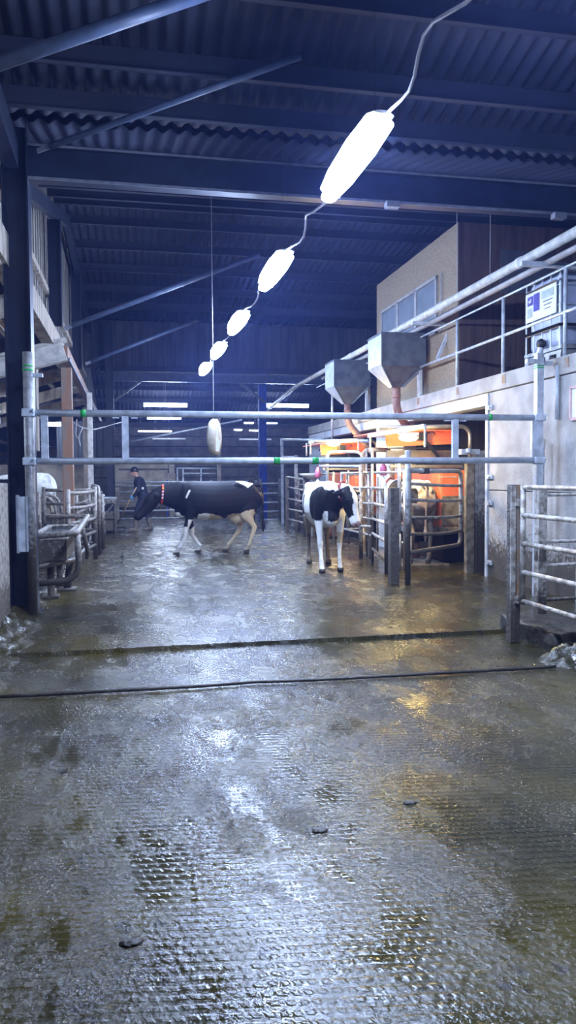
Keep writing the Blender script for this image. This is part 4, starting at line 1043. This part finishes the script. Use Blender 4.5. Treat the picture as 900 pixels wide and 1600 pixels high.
# tan boards with dark slot above the fence, upper rails
t = thing('board_screen', 'cream board screen with dark slot behind the worker', 'screen', (at(221, 740, Y=29.5).x, 29.5, FZ))
for (x0, x1, y0_, y1_) in ((180, 262, 716, 732), (180, 262, 735, 750)):
    p, q = at(x0, y0_, Y=29.5), at(x1, y1_, Y=29.5); mb = MB(); mb.box(((p.x + q.x) / 2, 29.5, (p.z + q.z) / 2), (q.x - p.x, .06, p.z - q.z)); mb.build('board', 'conc_back', t)
for px in (181, 268):
    p = at(px, 716, Y=29.5); mb = MB(); mb.box((p.x, 29.5, (FZ + p.z) / 2), (.19, .12, p.z - FZ)); mb.build('post', 'conc_back', t)
t = thing('rail_rack', 'pale tube rack standing behind the black cow above the back fence', 'rack', (2.6, 29, FZ))
for (xa, ya, xb, yb) in ((276, 732, 340, 732), (287, 740, 338, 740), (277, 732, 277, 752), (286, 732, 286, 752), (314, 732, 314, 752)):
    p, q = at(xa, ya, Y=29.2), at(xb, yb, Y=29.2)
    if xa == xb: q.z = FZ
    mb = MB(); mb.tube([p, q], .03, 8); mb.build('rail' if xa != xb else 'upright', 'galv', t, True)
mb = MB(); p = at(342, 720, Y=29.0); mb.box((p.x, 29, 1.9), (.14, .12, 3.75)); solo(mb, 'timber_post', 'timber', 'grey post behind the black cow under the hanging reel', 'post')
mb = MB(); p = at(405, 722, Y=30); q = at(445, 730, Y=30); mb.bar((p.x, 30, .8), (q.x + 1.5, 30, .8), .05, .12); mb.box((p.x + 1.2, 30.1, 1.5), (3, .06, .5)); solo(mb, 'back_partition', 'back_dark', 'dark board partition behind the small back gate', 'partition')
# sloping pipe in far bay and blue box
mb = MB(); mb.tube([at(205, 690, Y=29), at(378, 656, Y=28.2)], .035, 8); solo(mb, 'sloping_pipe', 'galv', 'long thin pipe sloping across the far bay below the tube lights', 'pipe', smooth=True)
mb = MB(); p = at(261, 748, Y=29.3); mb.box((p.x, 29.3, .72), (.06, .06, 1.4)); solo(mb, 'blue_post', 'blue', 'narrow blue post beside the cream boards at the back', 'post')

# hanging reel
p = at(334, 683, Y=12.2); ztop = at(334, 654, Y=12.2).z
t = thing('hanging_fan', 'dusty cream wheel hanging edge-on under the gantry top rail', 'fan', (p.x, 12.2, p.z))
mb = MB(); R_ = .285; ax = V((math.cos(.35), -math.sin(.35), 0))
mb.lathe((p.x, 12.2, p.z), [(.02, -.045), (R_ - .03, -.05), (R_, -.02), (R_, .05), (R_ - .03, .07), (.06, .06), (.02, .06)], 30, ax); dr = mb.build('drum', 'fan', t, True)
mb = MB(); mb.lathe(V((p.x, 12.2, p.z)) - ax * .07, [(.03, -.03), (.10, -.015), (.12, .01), (.12, .03)], 16, ax); mb.build('hub', 'white', t, True)
mb = MB(); c_ = V((p.x + .03, 12.05, p.z)); mb.box(c_ + V((.0, 0, -.03)), (.03, .02, .30)); mb.box(c_ + V((.02, 0, -.14)), (.06, .03, .18), Matrix.Rotation(.15, 3, 'Y')); mb.build('strap', 'white', t)
mb = MB(); mb.tube([(p.x, 12.2, p.z + R_), (p.x, 12.2, zline(mid)(12.2) - .1)], .008, 6); mb.build('hanger_wire', 'cable', t)

# ------------------------------------------------------------------ COWS
def remeshed(mb, voxel, smooth_it=6, fac=.5):
    bm = mb.bm; bmesh.ops.recalc_face_normals(bm, faces=bm.faces)
    me = bpy.data.meshes.new('tmp'); bm.to_mesh(me); bm.free()
    o = bpy.data.objects.new('tmp', me); COL.objects.link(o)
    r = o.modifiers.new('r', 'REMESH'); r.mode = 'VOXEL'; r.voxel_size = voxel
    s = o.modifiers.new('s', 'SMOOTH'); s.iterations = smooth_it; s.factor = fac
    bpy.context.view_layer.update()
    out = bpy.data.meshes.new_from_object(o.evaluated_get(bpy.context.evaluated_depsgraph_get()))
    bpy.data.objects.remove(o); bpy.data.meshes.remove(me)
    for p in out.polygons: p.use_smooth = True
    return out

def cow(name, label, loc, rz, coat, poll, muz, legs, headside=(0, 1, 0), collar=True, neckw=1.0, voxel=.017, tag_col='collar_red'):
    t = thing(name, label, 'cow', loc, 'cows', rz)
    mb = MB()
    mb.loft([((-.97, 0, 1.16), .07, .10), ((-.93, 0, 1.12), .19, .20), ((-.82, 0, 1.09), .25, .28), ((-.62, 0, 1.08), .285, .325), ((-.35, 0, 1.05), .31, .355), ((-.05, 0, 1.03), .345, .375),
             ((.2, 0, 1.035), .325, .37), ((.42, 0, 1.06), .27, .355), ((.58, 0, 1.07), .21, .32), ((.70, 0, 1.06), .13, .22)], (0, 1, 0), 22, 2.25)
    for s in (-1, 1):
        mb.ell((-.50, s * .185, 1.325), (.13, .075, .07)); mb.ell((-.90, s * .10, 1.22), (.07, .05, .06))
        mb.ell((.42, s * .17, 1.05), (.17, .085, .30)); mb.ell((-.66, s * .17, .96), (.22, .10, .28))
    mb.ell((.38, 0, 1.36), (.22, .07, .06)); mb.ell((-.88, 0, 1.32), (.12, .06, .05))
    mb.ell((.58, 0, .83), (.16, .10, .14)); mb.ell((-.52, 0, .70), (.21, .15, .14))
    for sx in (-.60, -.44):
        for sy in (-.07, .07): mb.tube([(sx, sy, .60), (sx, sy, .53)], [.02, .012], 7)
    # legs: dict key -> (foot dx, knee dx, side)
    for key, (fx, kx, lift) in legs.items():
        s = 1 if key[1] == 'L' else -1
        if key[0] == 'F':
            x0 = .45
            mb.loft([((x0 - .02, s * .17, 1.0), .09, .15), ((x0, s * .175, .84), .075, .105), ((x0 + kx * .4, s * .17, .68), .058, .075), ((x0 + kx * .9, s * .165, .50), .045, .05), ((x0 + kx, s * .16, .44), .05, .052),
                     ((x0 + kx, s * .16, .37), .04, .042), ((x0 + (kx + fx) / 2, s * .155, .24 + lift * .5), .032, .036), ((x0 + fx, s * .155, .135 + lift), .04, .042), ((x0 + fx + .025, s * .155, .08 + lift), .038, .042), ((x0 + fx + .045, s * .155, .06 + lift), .05, .06), ((x0 + fx + .06, s * .155, .0 + lift), .055, .075)], (0, 1, 0), 12)
        else:
            x0 = -.66
            mb.loft([((x0, s * .17, 1.05), .10, .24), ((x0 + .02, s * .18, .86), .095, .19), ((x0 + .02 + kx * .3, s * .175, .72), .07, .125), ((x0 - .06 + kx * .8, s * .16, .58), .048, .065), ((x0 - .11 + kx, s * .15, .50), .046, .06),
                     ((x0 - .10 + kx, s * .15, .43), .038, .05), ((x0 - .06 + (kx + fx) / 2, s * .15, .28 + lift * .5), .033, .038), ((x0 + fx - .03, s * .15, .14 + lift), .04, .044), ((x0 + fx, s * .15, .08 + lift), .038, .042), ((x0 + fx + .02, s * .15, .06 + lift), .05, .06), ((x0 + fx + .035, s * .15, .0 + lift), .055, .075)], (0, 1, 0), 12)
    poll, muz = V(poll), V(muz); sd = V(headside).normalized()
    base = V((.50, 0, 1.12)); md = base.lerp(poll, .5) + V((0, 0, .0))
    mb.loft([(base, .15 * neckw, .28), (base.lerp(poll, .3), .12 * neckw, .24 + .2 * (neckw - 1)), (md, .095 * neckw, .20 + .22 * (neckw - 1)), (base.lerp(poll, .78), .085 * neckw, .165 + .1 * (neckw - 1)), (poll, .085, .12), (poll + (poll - base).normalized() * .08, .06, .07)], sd, 16)
    hd = (muz - poll).normalized(); hu = sd.cross(hd).normalized()
    if hu.dot(base - poll) > 0: hu = -hu     # hu points to the forehead side
    L_ = (muz - poll).length
    def hp(f, o=0, s=0): return poll + hd * L_ * f + hu * o + sd * s
    mb.loft([(hp(-.10, -.01), .05, .05), (hp(0, .0), .095, .09), (hp(.18, -.02), .12, .14), (hp(.38, -.035), .11, .142), (hp(.55, -.04), .088, .118), (hp(.75, -.03), .074, .092), (hp(.92, -.025), .08, .083), (hp(1.0, -.025), .07, .066), (hp(1.04, -.025), .04, .035)], sd, 16, 2.3)
    mb.ell(hp(.12, .04), (.08, .08, .06)); mb.ell(hp(.9, -.075), (.05, .05, .04))
    for s in (-1, 1):
        c0 = hp(.04, -.005, s * .085)
        tip = c0 + sd * s * .17 - hd * .01 - hu * .05
        mb.loft([(c0, .025, .025), (c0.lerp(tip, .4), .055, .022), (c0.lerp(tip, .75), .045, .018), (tip, .012, .01)], hd, 10)
        mb.ell(hp(.30, .055, s * .075), (.035, .035, .03))
    # tail
    mb.tube(fillet([(-.92, 0, 1.33), (-1.02, 0, 1.25), (-1.03, .01, .95), (-1.02, .02, .62)], .08), .021, 8)
    mb.tube([(-1.02, .02, .64), (-1.03, .02, .52), (-1.02, .02, .38)], [.022, .045, .015], 8)
    me = remeshed(mb, voxel, 7, .5)
    ca = me.color_attributes.new('coat', 'FLOAT_COLOR', 'POINT')
    info = dict(hp=hp, poll=poll, hd=hd, hu=hu, sd=sd, L=L_, base=base)
    for i, v in enumerate(me.vertices): ca.data[i].color = (*coat(v.co, info), 1)
    me.materials.append(M['coat'])
    o = bpy.data.objects.new('body', me); COL.objects.link(o); o.parent = t
    for s in (-1, 1):
        mb = MB(); mb.ell(hp(.30, .05, s * .098), (.024, .024, .024)); mb.build('eye', 'eye', t, True)
        mb = MB(); mb.ell(hp(1.0, .02, s * .035), (.014, .014, .014)); mb.build('nostril', 'eye', t, True)
    if collar:
        c0 = base.lerp(poll, .80); ax = (poll - base).normalized(); s2 = (sd - ax * sd.dot(ax)).normalized(); u2 = ax.cross(s2)
        mb = MB(); rings = []
        for (o_, k) in ((-.022, 1.0), (-.022, 1.1), (.022, 1.1), (.022, 1.0)):
            rings.append([mb.bm.verts.new(c0 + ax * o_ + s2 * (.094 * k) * math.cos(a) + u2 * (.172 * k) * math.sin(a)) for a in [2 * PI * q / 26 for q in range(26)]])
        mb.skin(rings, True); cl = mb.build('collar', 'collar_red', t, True)
        for k, (dz, mm_) in enumerate(((.06, 'white'), (.0, 'white'), (-.06, 'white'), (.12, 'yellow'))):
            for s in (-1, 1):
                mb = MB(); mb.box(c0 + s2 * s * .108 + u2 * (dz if u2.z > 0 else -dz) * 1.0, (.03, .016, .03)); pc = mb.build('collar_tag', mm_, t); pc.parent = cl
    return t

BLK = (.007, .007, .009); WHT = (.74, .74, .71); CRM = (.48, .40, .27); DRT = (.10, .085, .06); HOOF = (.05, .045, .035)
def nz_(p, s, o=0): return noise.noise(V((p.x * s + o, p.y * s, p.z * s)))
def coat_black(p, I):
    j = .035 * nz_(p, 7) + .02 * nz_(p, 17, 5)
    if p.z < .065: return HOOF
    c = BLK
    x, y, z = p.x, p.y, p.z
    belly = .74 + .06 * math.sin(x * 7 + .5) + j
    if x < -.25: belly = .74 + (-.25 - x) * .22 + j
    if x > .33: belly = .70 + j if y > 0 else .50 + j
    if x > .52 and z > .55: belly = .0
    if x < -.78 and z > .55: belly = min(belly, .80 + j)
    if -.97 < x < -.45 and z < .62: belly = 1
    if z < belly: c = WHT if x > .1 else CRM
    if y > 0 and x > .3 and z < .66 and x < .47 + (.66 - z) * -.1 and z > .42: c = BLK if x < .40 else c
    if z < .16: c = tuple(.5 * a + .5 * b for a, b in zip(c, DRT))
    if z > 1.27 + abs(x + .66) * .6 - .0 + .3 * j and -.86 < x < -.46: c = WHT
    if (p - V((.52, .22, 1.17))).length < .085 and abs((x - .52) + (z - 1.17) * .45) < .018 and y > 0: c = WHT
    if .56 < x < .9 and abs(z - .76) < .05 and abs(y) < .08: c = WHT
    if x < -.98 and z < 1.2: c = BLK
    return c
def coat_front(p, I):
    j = .04 * nz_(p, 6, 3) + .02 * nz_(p, 15, 9)
    x, y, z = p.x, p.y, p.z
    if z < .065: return HOOF
    c = WHT
    # head?
    q = p - I['poll']; f = q.dot(I['hd']) / I['L']; s = q.dot(I['sd']); o = q.dot(I['hu'])
    head = f > -.12 and abs(s) < .30 and abs(o) < .2 and x > .85
    if head:
        if s < -.012 + .2 * j and f < .74 + j: c = BLK
        if s > .085 + .2 * j and f < .6: c = BLK
        if o < -.03 and f < .7: c = BLK
        if f > .93: c = (.55, .36, .33)
        return c
    # body patches
    if x > .30 and z > .80 + 1.2 * j and z < 1.34 - abs(x - .55) * .35 + j and y < .10 + j: c = BLK
    if x > .62 and z > .98 + j and z < 1.25 and x < .95: c = BLK
    if x > .30 and y < -.02 and abs(y + .12 + j) < .035 and z < .95: c = WHT
    if -.35 < x < -.02 and z < 1.2 + j and z > .74 + j and y < -.1: c = BLK
    if -.8 < x < -.5 and z > .85 + j and z < 1.25 + j and y < -.1: c = BLK
    if -.30 < x < .1 and y > .1 and z > .8 + j: c = BLK
    if y > .05 and x > .2 and z < .62 and z > .45: c = CRM
    if x < -.3 and z < .82: c = tuple(.6 * a for a in CRM)
    if x < -.3 and z < .5: c = DRT
    if z < .20 and x > 0: c = tuple(.75 * a + .25 * b for a, b in zip(c, DRT))
    return c
def coat_grey(p, I):
    x, y, z = p.x, p.y, p.z; j = .05 * nz_(p, 6, 8)
    if z < .065: return HOOF
    c = (.40, .36, .32)
    if x > -.75: c = (.66, .62, .57)
    if z < .9 + j: c = (.24, .21, .175)
    if z < .5: c = (.20, .18, .155)
    if y > .12 + j * .5 and z > 1.0 + j and z < 1.24 + j and x < -.6: c = BLK
    if x < -.985: c = (.26, .2, .17)
    if -.3 < x < .3 and z > 1.0 + j: c = BLK
    if abs(nz_(p, 9, 2)) < .04 and z < 1.3: c = tuple(a * .6 for a in c)
    return c
legs_side = {'FL': (.24, .12, 0), 'FR': (-.24, -.08, 0), 'HL': (.0, -.03, 0), 'HR': (.34, .18, 0)}
c1 = at(330, 745, Y=14.85)
cow('holstein_cow', 'mostly black cow walking left in profile with lowered head and red collar', (c1.x + .02, 14.9, FZ), PI + .13, coat_black, (1.10, .0, 1.17), (1.49, .03, .73), legs_side, neckw=1.2)
legs_f = {'FL': (.03, -.02, .0), 'FR': (.16, .08, 0), 'HL': (.10, .08, 0), 'HR': (-.08, -.04, 0)}
c2 = V((3.07, 12.1, FZ))
cow('holstein_cow', 'white cow with black patches walking towards the camera, head turned right', c2, -PI / 2 - .08, coat_front, (.92, .20, 1.26), (1.08, .31, .76), legs_f, (-.35, .94, .0))
legs_n = {'FL': (0, 0, 0), 'FR': (.02, 0, 0), 'HL': (.02, .0, 0), 'HR': (-.04, -.02, 0)}
cow('holstein_cow', 'dirty grey-white cow standing in the near milking stall, seen from behind', (4.72, 12.75, FZ + .02), PI / 2 - .04, coat_grey, (1.15, 0, 1.28), (1.5, 0, .95), legs_n)
cow('holstein_cow', 'black and white cow standing behind the left pens, only its back showing', (-2.35, 18.7, .24), 2.2, coat_front, (1.05, .1, 1.25), (1.4, .1, .9), legs_n, (0, 1, 0), False, voxel=.03)

# ------------------------------------------------------------------ PERSON with scraper
pb = at(223, 830, Z=FZ); ploc = V((pb.x, pb.y, FZ))
t = thing('person', 'worker in dark navy jacket, beanie and boots pushing a wide floor scraper', 'person', ploc, None, 0)
del t['_w']
# local: facing -x ; world offset = ploc
hipL, hipR = V((.02, -.10, .93)), V((.06, .10, .93))
kneeF, ankF = V((-.16, -.10, .52)), V((-.20, -.10, .10))
kneeB, ankB = V((.14, .10, .50)), V((.22, .10, .12))
chest = V((-.06, 0, 1.28)); neck = V((-.13, 0, 1.49)); head = V((-.20, 0, 1.62))
shF, shB = V((-.10, -.19, 1.40)), V((-.06, .19, 1.40))
elF, elB = V((-.12, -.24, 1.12)), V((-.16, .22, 1.14))
haF, haB = V((-.27, -.13, .95)), V((-.20, .05, 1.10))
def torso(mb, g=0):
    mb.loft([(V((.05, 0, .86)), .13 + g, .10 + g), (V((.04, 0, .95)), .165 + g, .125 + g), (V((.0, 0, 1.08)), .15 + g, .115 + g), (chest, .175 + g, .13 + g), (V((-.09, 0, 1.40)), .18 + g, .11 + g), (V((-.11, 0, 1.46)), .09 + g, .08 + g)], (0, 1, 0), 18)
def arm(mb, a, b, c, g=0, end=1.0):
    e = b.lerp(c, end); mb.tube([a.lerp(b, -.05), a.lerp(b, .3), b, b.lerp(c, .5 * end), e], [.065 + g, .058 + g, .047 + g, .042 + g, .032 + g], 12)
def leg(mb, a, b, c, g=0):
    mb.tube([a + V((0, 0, .02)), a.lerp(b, .35), b, b.lerp(c, .3), c], [.10 + g, .09 + g, .064 + g, .062 + g, .045 + g], 12)
mb = MB(); torso(mb)
arm(mb, shF, elF, haF); arm(mb, shB, elB, haB)
leg(mb, hipL, kneeF, ankF); leg(mb, hipR, kneeB, ankB)
for a_ in (ankF, ankB): mb.loft([(a_ + V((.05, 0, -.05)), .04, .03), (a_ + V((0, 0, -.05)), .045, .045), (a_ + V((-.1, 0, -.07)), .045, .03), (a_ + V((-.19, 0, -.08)), .03, .018)], (0, 1, 0), 10)
mb.tube([V((-.10, 0, 1.42)), neck, head + V((.02, 0, -.05))], [.065, .058, .055], 12)
mb.ell(head + V((0, 0, .02)), (.098, .078, .12)); mb.ell(head + V((-.03, 0, -.055)), (.065, .055, .055)); mb.ell(head + V((-.10, 0, -.02)), (.026, .017, .024)); mb.tube([head + V((-.098, 0, .02)), head + V((-.108, 0, -.015))], [.01, .017], 8)
mb.ell(head + V((-.083, 0, -.062)), (.016, .024, .008)); mb.ell(head + V((-.08, 0, -.077)), (.016, .022, .008))
for s in (-1, 1):
    mb.ell(head + V((.01, s * .078, .0)), (.022, .012, .032)); mb.ell(head + V((-.075, s * .03, .032)), (.018, .02, .01))
hdir = V((-.62, 0, -.78))
for hnd, s in ((haF, -1), (haB, 1)):
    mb.ell(hnd + hdir * .02, (.04, .025, .045))
    for k in range(4):
        b0 = hnd + V((-.0, 0, .03 - k * .02)) + V((-.03, 0, 0)); mb.tube([hnd + V((0, s * .015, .028 - k * .019)), b0 + V((-.012, s * .02, 0)), b0 + V((-.028, -s * .008, -.002)), b0 + V((-.008, -s * .03, -.003))], .0088, 7)
    mb.tube([hnd + V((0, 0, .03)), hnd + V((-.03, -s * .02, .045)), hnd + V((-.045, -s * .03, .03))], .0098, 7)
me = remeshed(mb, .0085, 2, .4); me.materials.append(M['skin'])
o = bpy.data.objects.new('body', me); COL.objects.link(o); o.parent = t
def cloth(mb, nm_, m, vox=.013, lb=None, it=4):
    me = remeshed(mb, vox, it, .5); me.materials.append(M[m]); o = bpy.data.objects.new(nm_, me); COL.objects.link(o); o.parent = t
    if lb: o['label'] = lb
    return o
mb = MB(); torso(mb, .038); arm(mb, shF, elF, haF, .026, .82); arm(mb, shB, elB, haB, .018, .82)
mb.loft([(V((.04, 0, .80)), .20, .15), (V((.04, 0, .95)), .185, .145), (V((.02, 0, 1.05)), .17, .13)], (0, 1, 0), 18)
mb.tube([V((-.11, 0, 1.43)), V((-.13, 0, 1.50))], [.10, .075], 14); cloth(mb, 'jacket', 'jacket')
mb = MB(); leg(mb, hipL, kneeF, kneeF.lerp(ankF, .55), .022); leg(mb, hipR, kneeB, kneeB.lerp(ankB, .55), .022)
mb.loft([(V((.05, 0, .80)), .15, .12), (V((.04, 0, .95)), .17, .135)], (0, 1, 0), 14); cloth(mb, 'trousers', 'jacket')
for a_, k_ in ((ankF, kneeF), (ankB, kneeB)):
    mb = MB(); mb.tube([k_.lerp(a_, .30), k_.lerp(a_, .6), a_, a_ + V((0, 0, -.06))], [.078, .072, .058, .06], 14)
    mb.loft([(a_ + V((.075, 0, -.06)), .03, .03), (a_ + V((.05, 0, -.055)), .048, .055), (a_ + V((-.05, 0, -.055)), .052, .055), (a_ + V((-.14, 0, -.07)), .056, .04), (a_ + V((-.20, 0, -.075)), .048, .033), (a_ + V((-.225, 0, -.075)), .02, .02)], (0, 1, 0), 12)
    cloth(mb, 'boot', 'boot', .011)
mb = MB(); mb.loft([(head + V((0, 0, .025)), .088, .108), (head + V((.003, 0, .06)), .090, .110), (head + V((.008, 0, .11)), .078, .098), (head + V((.01, 0, .15)), .04, .05), (head + V((.01, 0, .158)), .01, .01)], (0, 1, 0), 18); mb.loft([(head + V((0, 0, .02)), .094, .114), (head + V((0, 0, .055)), .096, .116)], (0, 1, 0), 18); mb.build('beanie', 'black', t, True)
for hnd, el, s in ((haF, elF, -1), (haB, elB, 1)):
    mb = MB(); mb.tube([hnd.lerp(el, .3), hnd.lerp(el, .02)], [.043, .038], 12); mb.ell(hnd + hdir * .01, (.05, .035, .055))
    for k in range(4):
        b0 = hnd + V((-.03, 0, .03 - k * .02)); mb.tube([hnd + V((0, s * .015, .028 - k * .019)), b0 + V((-.012, s * .022, 0)), b0 + V((-.03, -s * .01, -.002)), b0 + V((-.008, -s * .034, -.003))], .0125, 7)
    mb.tube([hnd + V((0, 0, .03)), hnd + V((-.03, -s * .02, .047)), hnd + V((-.047, -s * .03, .03))], .0135, 7); cloth(mb, 'glove', 'blueglove', .007, 'light blue glove', 2)
mb = MB(); mb.poly([V((-.02, -.215, 1.22)), V((.03, -.215, 1.22)), V((.03, -.215, 1.16)), V((-.02, -.215, 1.16))], (0, .01, 0)); mb.build('badge', 'white', t)
t.rotation_euler = (0, 0, .05)
# scraper
hB = ploc + Matrix.Rotation(.05, 3, 'Z') @ (haB + V((-.02, -.04, 0))); hF = ploc + Matrix.Rotation(.05, 3, 'Z') @ (haF + V((-.03, .0, 0)))
top = hF + (hB - hF) * 1.6
ft = at(180, 829, Z=FZ); ft = V((ft.x, ft.y, FZ + .06)); 
t = thing('floor_scraper', 'wide floor scraper with pale wooden handle in the hands of the worker', 'scraper', (ft.x, ft.y, FZ))
mb = MB(); d_ = (hF - ft).normalized(); mb.tube([ft + d_ * .05, hF + d_ * .35], .017, 10); mb.build('handle', 'wood_handle', t, True)
mb = MB(); mb.box((ft.x, ft.y, FZ + .05), (.62, .05, .09), Matrix.Rotation(.5, 3, 'Z') , .008); mb.build('blade', 'black', t)
mb = MB(); mb.tube([ft - V((0, 0, .02)), ft + d_ * .14], .026, 10); mb.build('socket', 'galv', t, True)
# flat dark slab beneath second trough
mb = MB(); p = at(176, 832, Z=FZ); mb.box((p.x, p.y + .1, FZ + .04), (.62, .5, .08), None, .01); solo(mb, 'step_slab', 'kerb', 'low dark slab on the floor before the second trough', 'slab')
# small tap/bolt standing on floor
mb = MB(); p = at(191.5, 870, Z=FZ); mb.lathe((p.x, p.y, FZ), [(.05, 0), (.045, .015), (.012, .025), (.010, .09)], 10); solo(mb, 'floor_peg', 'black', 'tiny dark peg sticking up from the wet floor left of the black cow', 'peg', smooth=True)
for i, (px, py, s, lb) in enumerate(((205, 1474, .022, 'small dark muck lump on the floor near the bottom left'), (640, 1255, .02, 'small dark muck lump on the floor right of centre'), (500, 1298, .022, 'low clump of muck in the middle of the near floor'))):
    p = at(px, py, Z=0); mb = MB(); bm = mb.bm; bmesh.ops.create_icosphere(bm, subdivisions=3, radius=1)
    for v in bm.verts:
        k = 1 + .45 * noise.noise(v.co * 2.2 + V((i * 5, 0, 0))); v.co = V((v.co.x * s * 1.6 * k, v.co.y * s * k, v.co.z * s * .28 * k)) + V((p.x, p.y, .004))
    solo(mb, 'muck_lump', 'kerb', lb, 'muck lump', 'muck lumps', True)

# ------------------------------------------------------------------ world, view
for o in list(bpy.data.objects):
    if '_w' in o: del o['_w']
w = bpy.data.worlds.new('world'); S.world = w; w.use_nodes = True
w.node_tree.nodes['Background'].inputs[0].default_value = (.02, .03, .07, 1); w.node_tree.nodes['Background'].inputs[1].default_value = .6
S.view_settings.view_transform = 'Standard'; S.view_settings.look = 'None'; S.view_settings.gamma = 1; S.view_settings.exposure = 1.9
S.view_settings.use_curve_mapping = False
vs = w.node_tree.nodes.new('ShaderNodeVolumeScatter')      # thin blue haze added to imitate lens glow around the lamps
vs.inputs['Color'].default_value = (.22, .34, 1, 1); vs.inputs['Density'].default_value = .0028; vs.inputs['Anisotropy'].default_value = .55
w.node_tree.links.new(vs.outputs[0], w.node_tree.nodes['World Output'].inputs['Volume'])
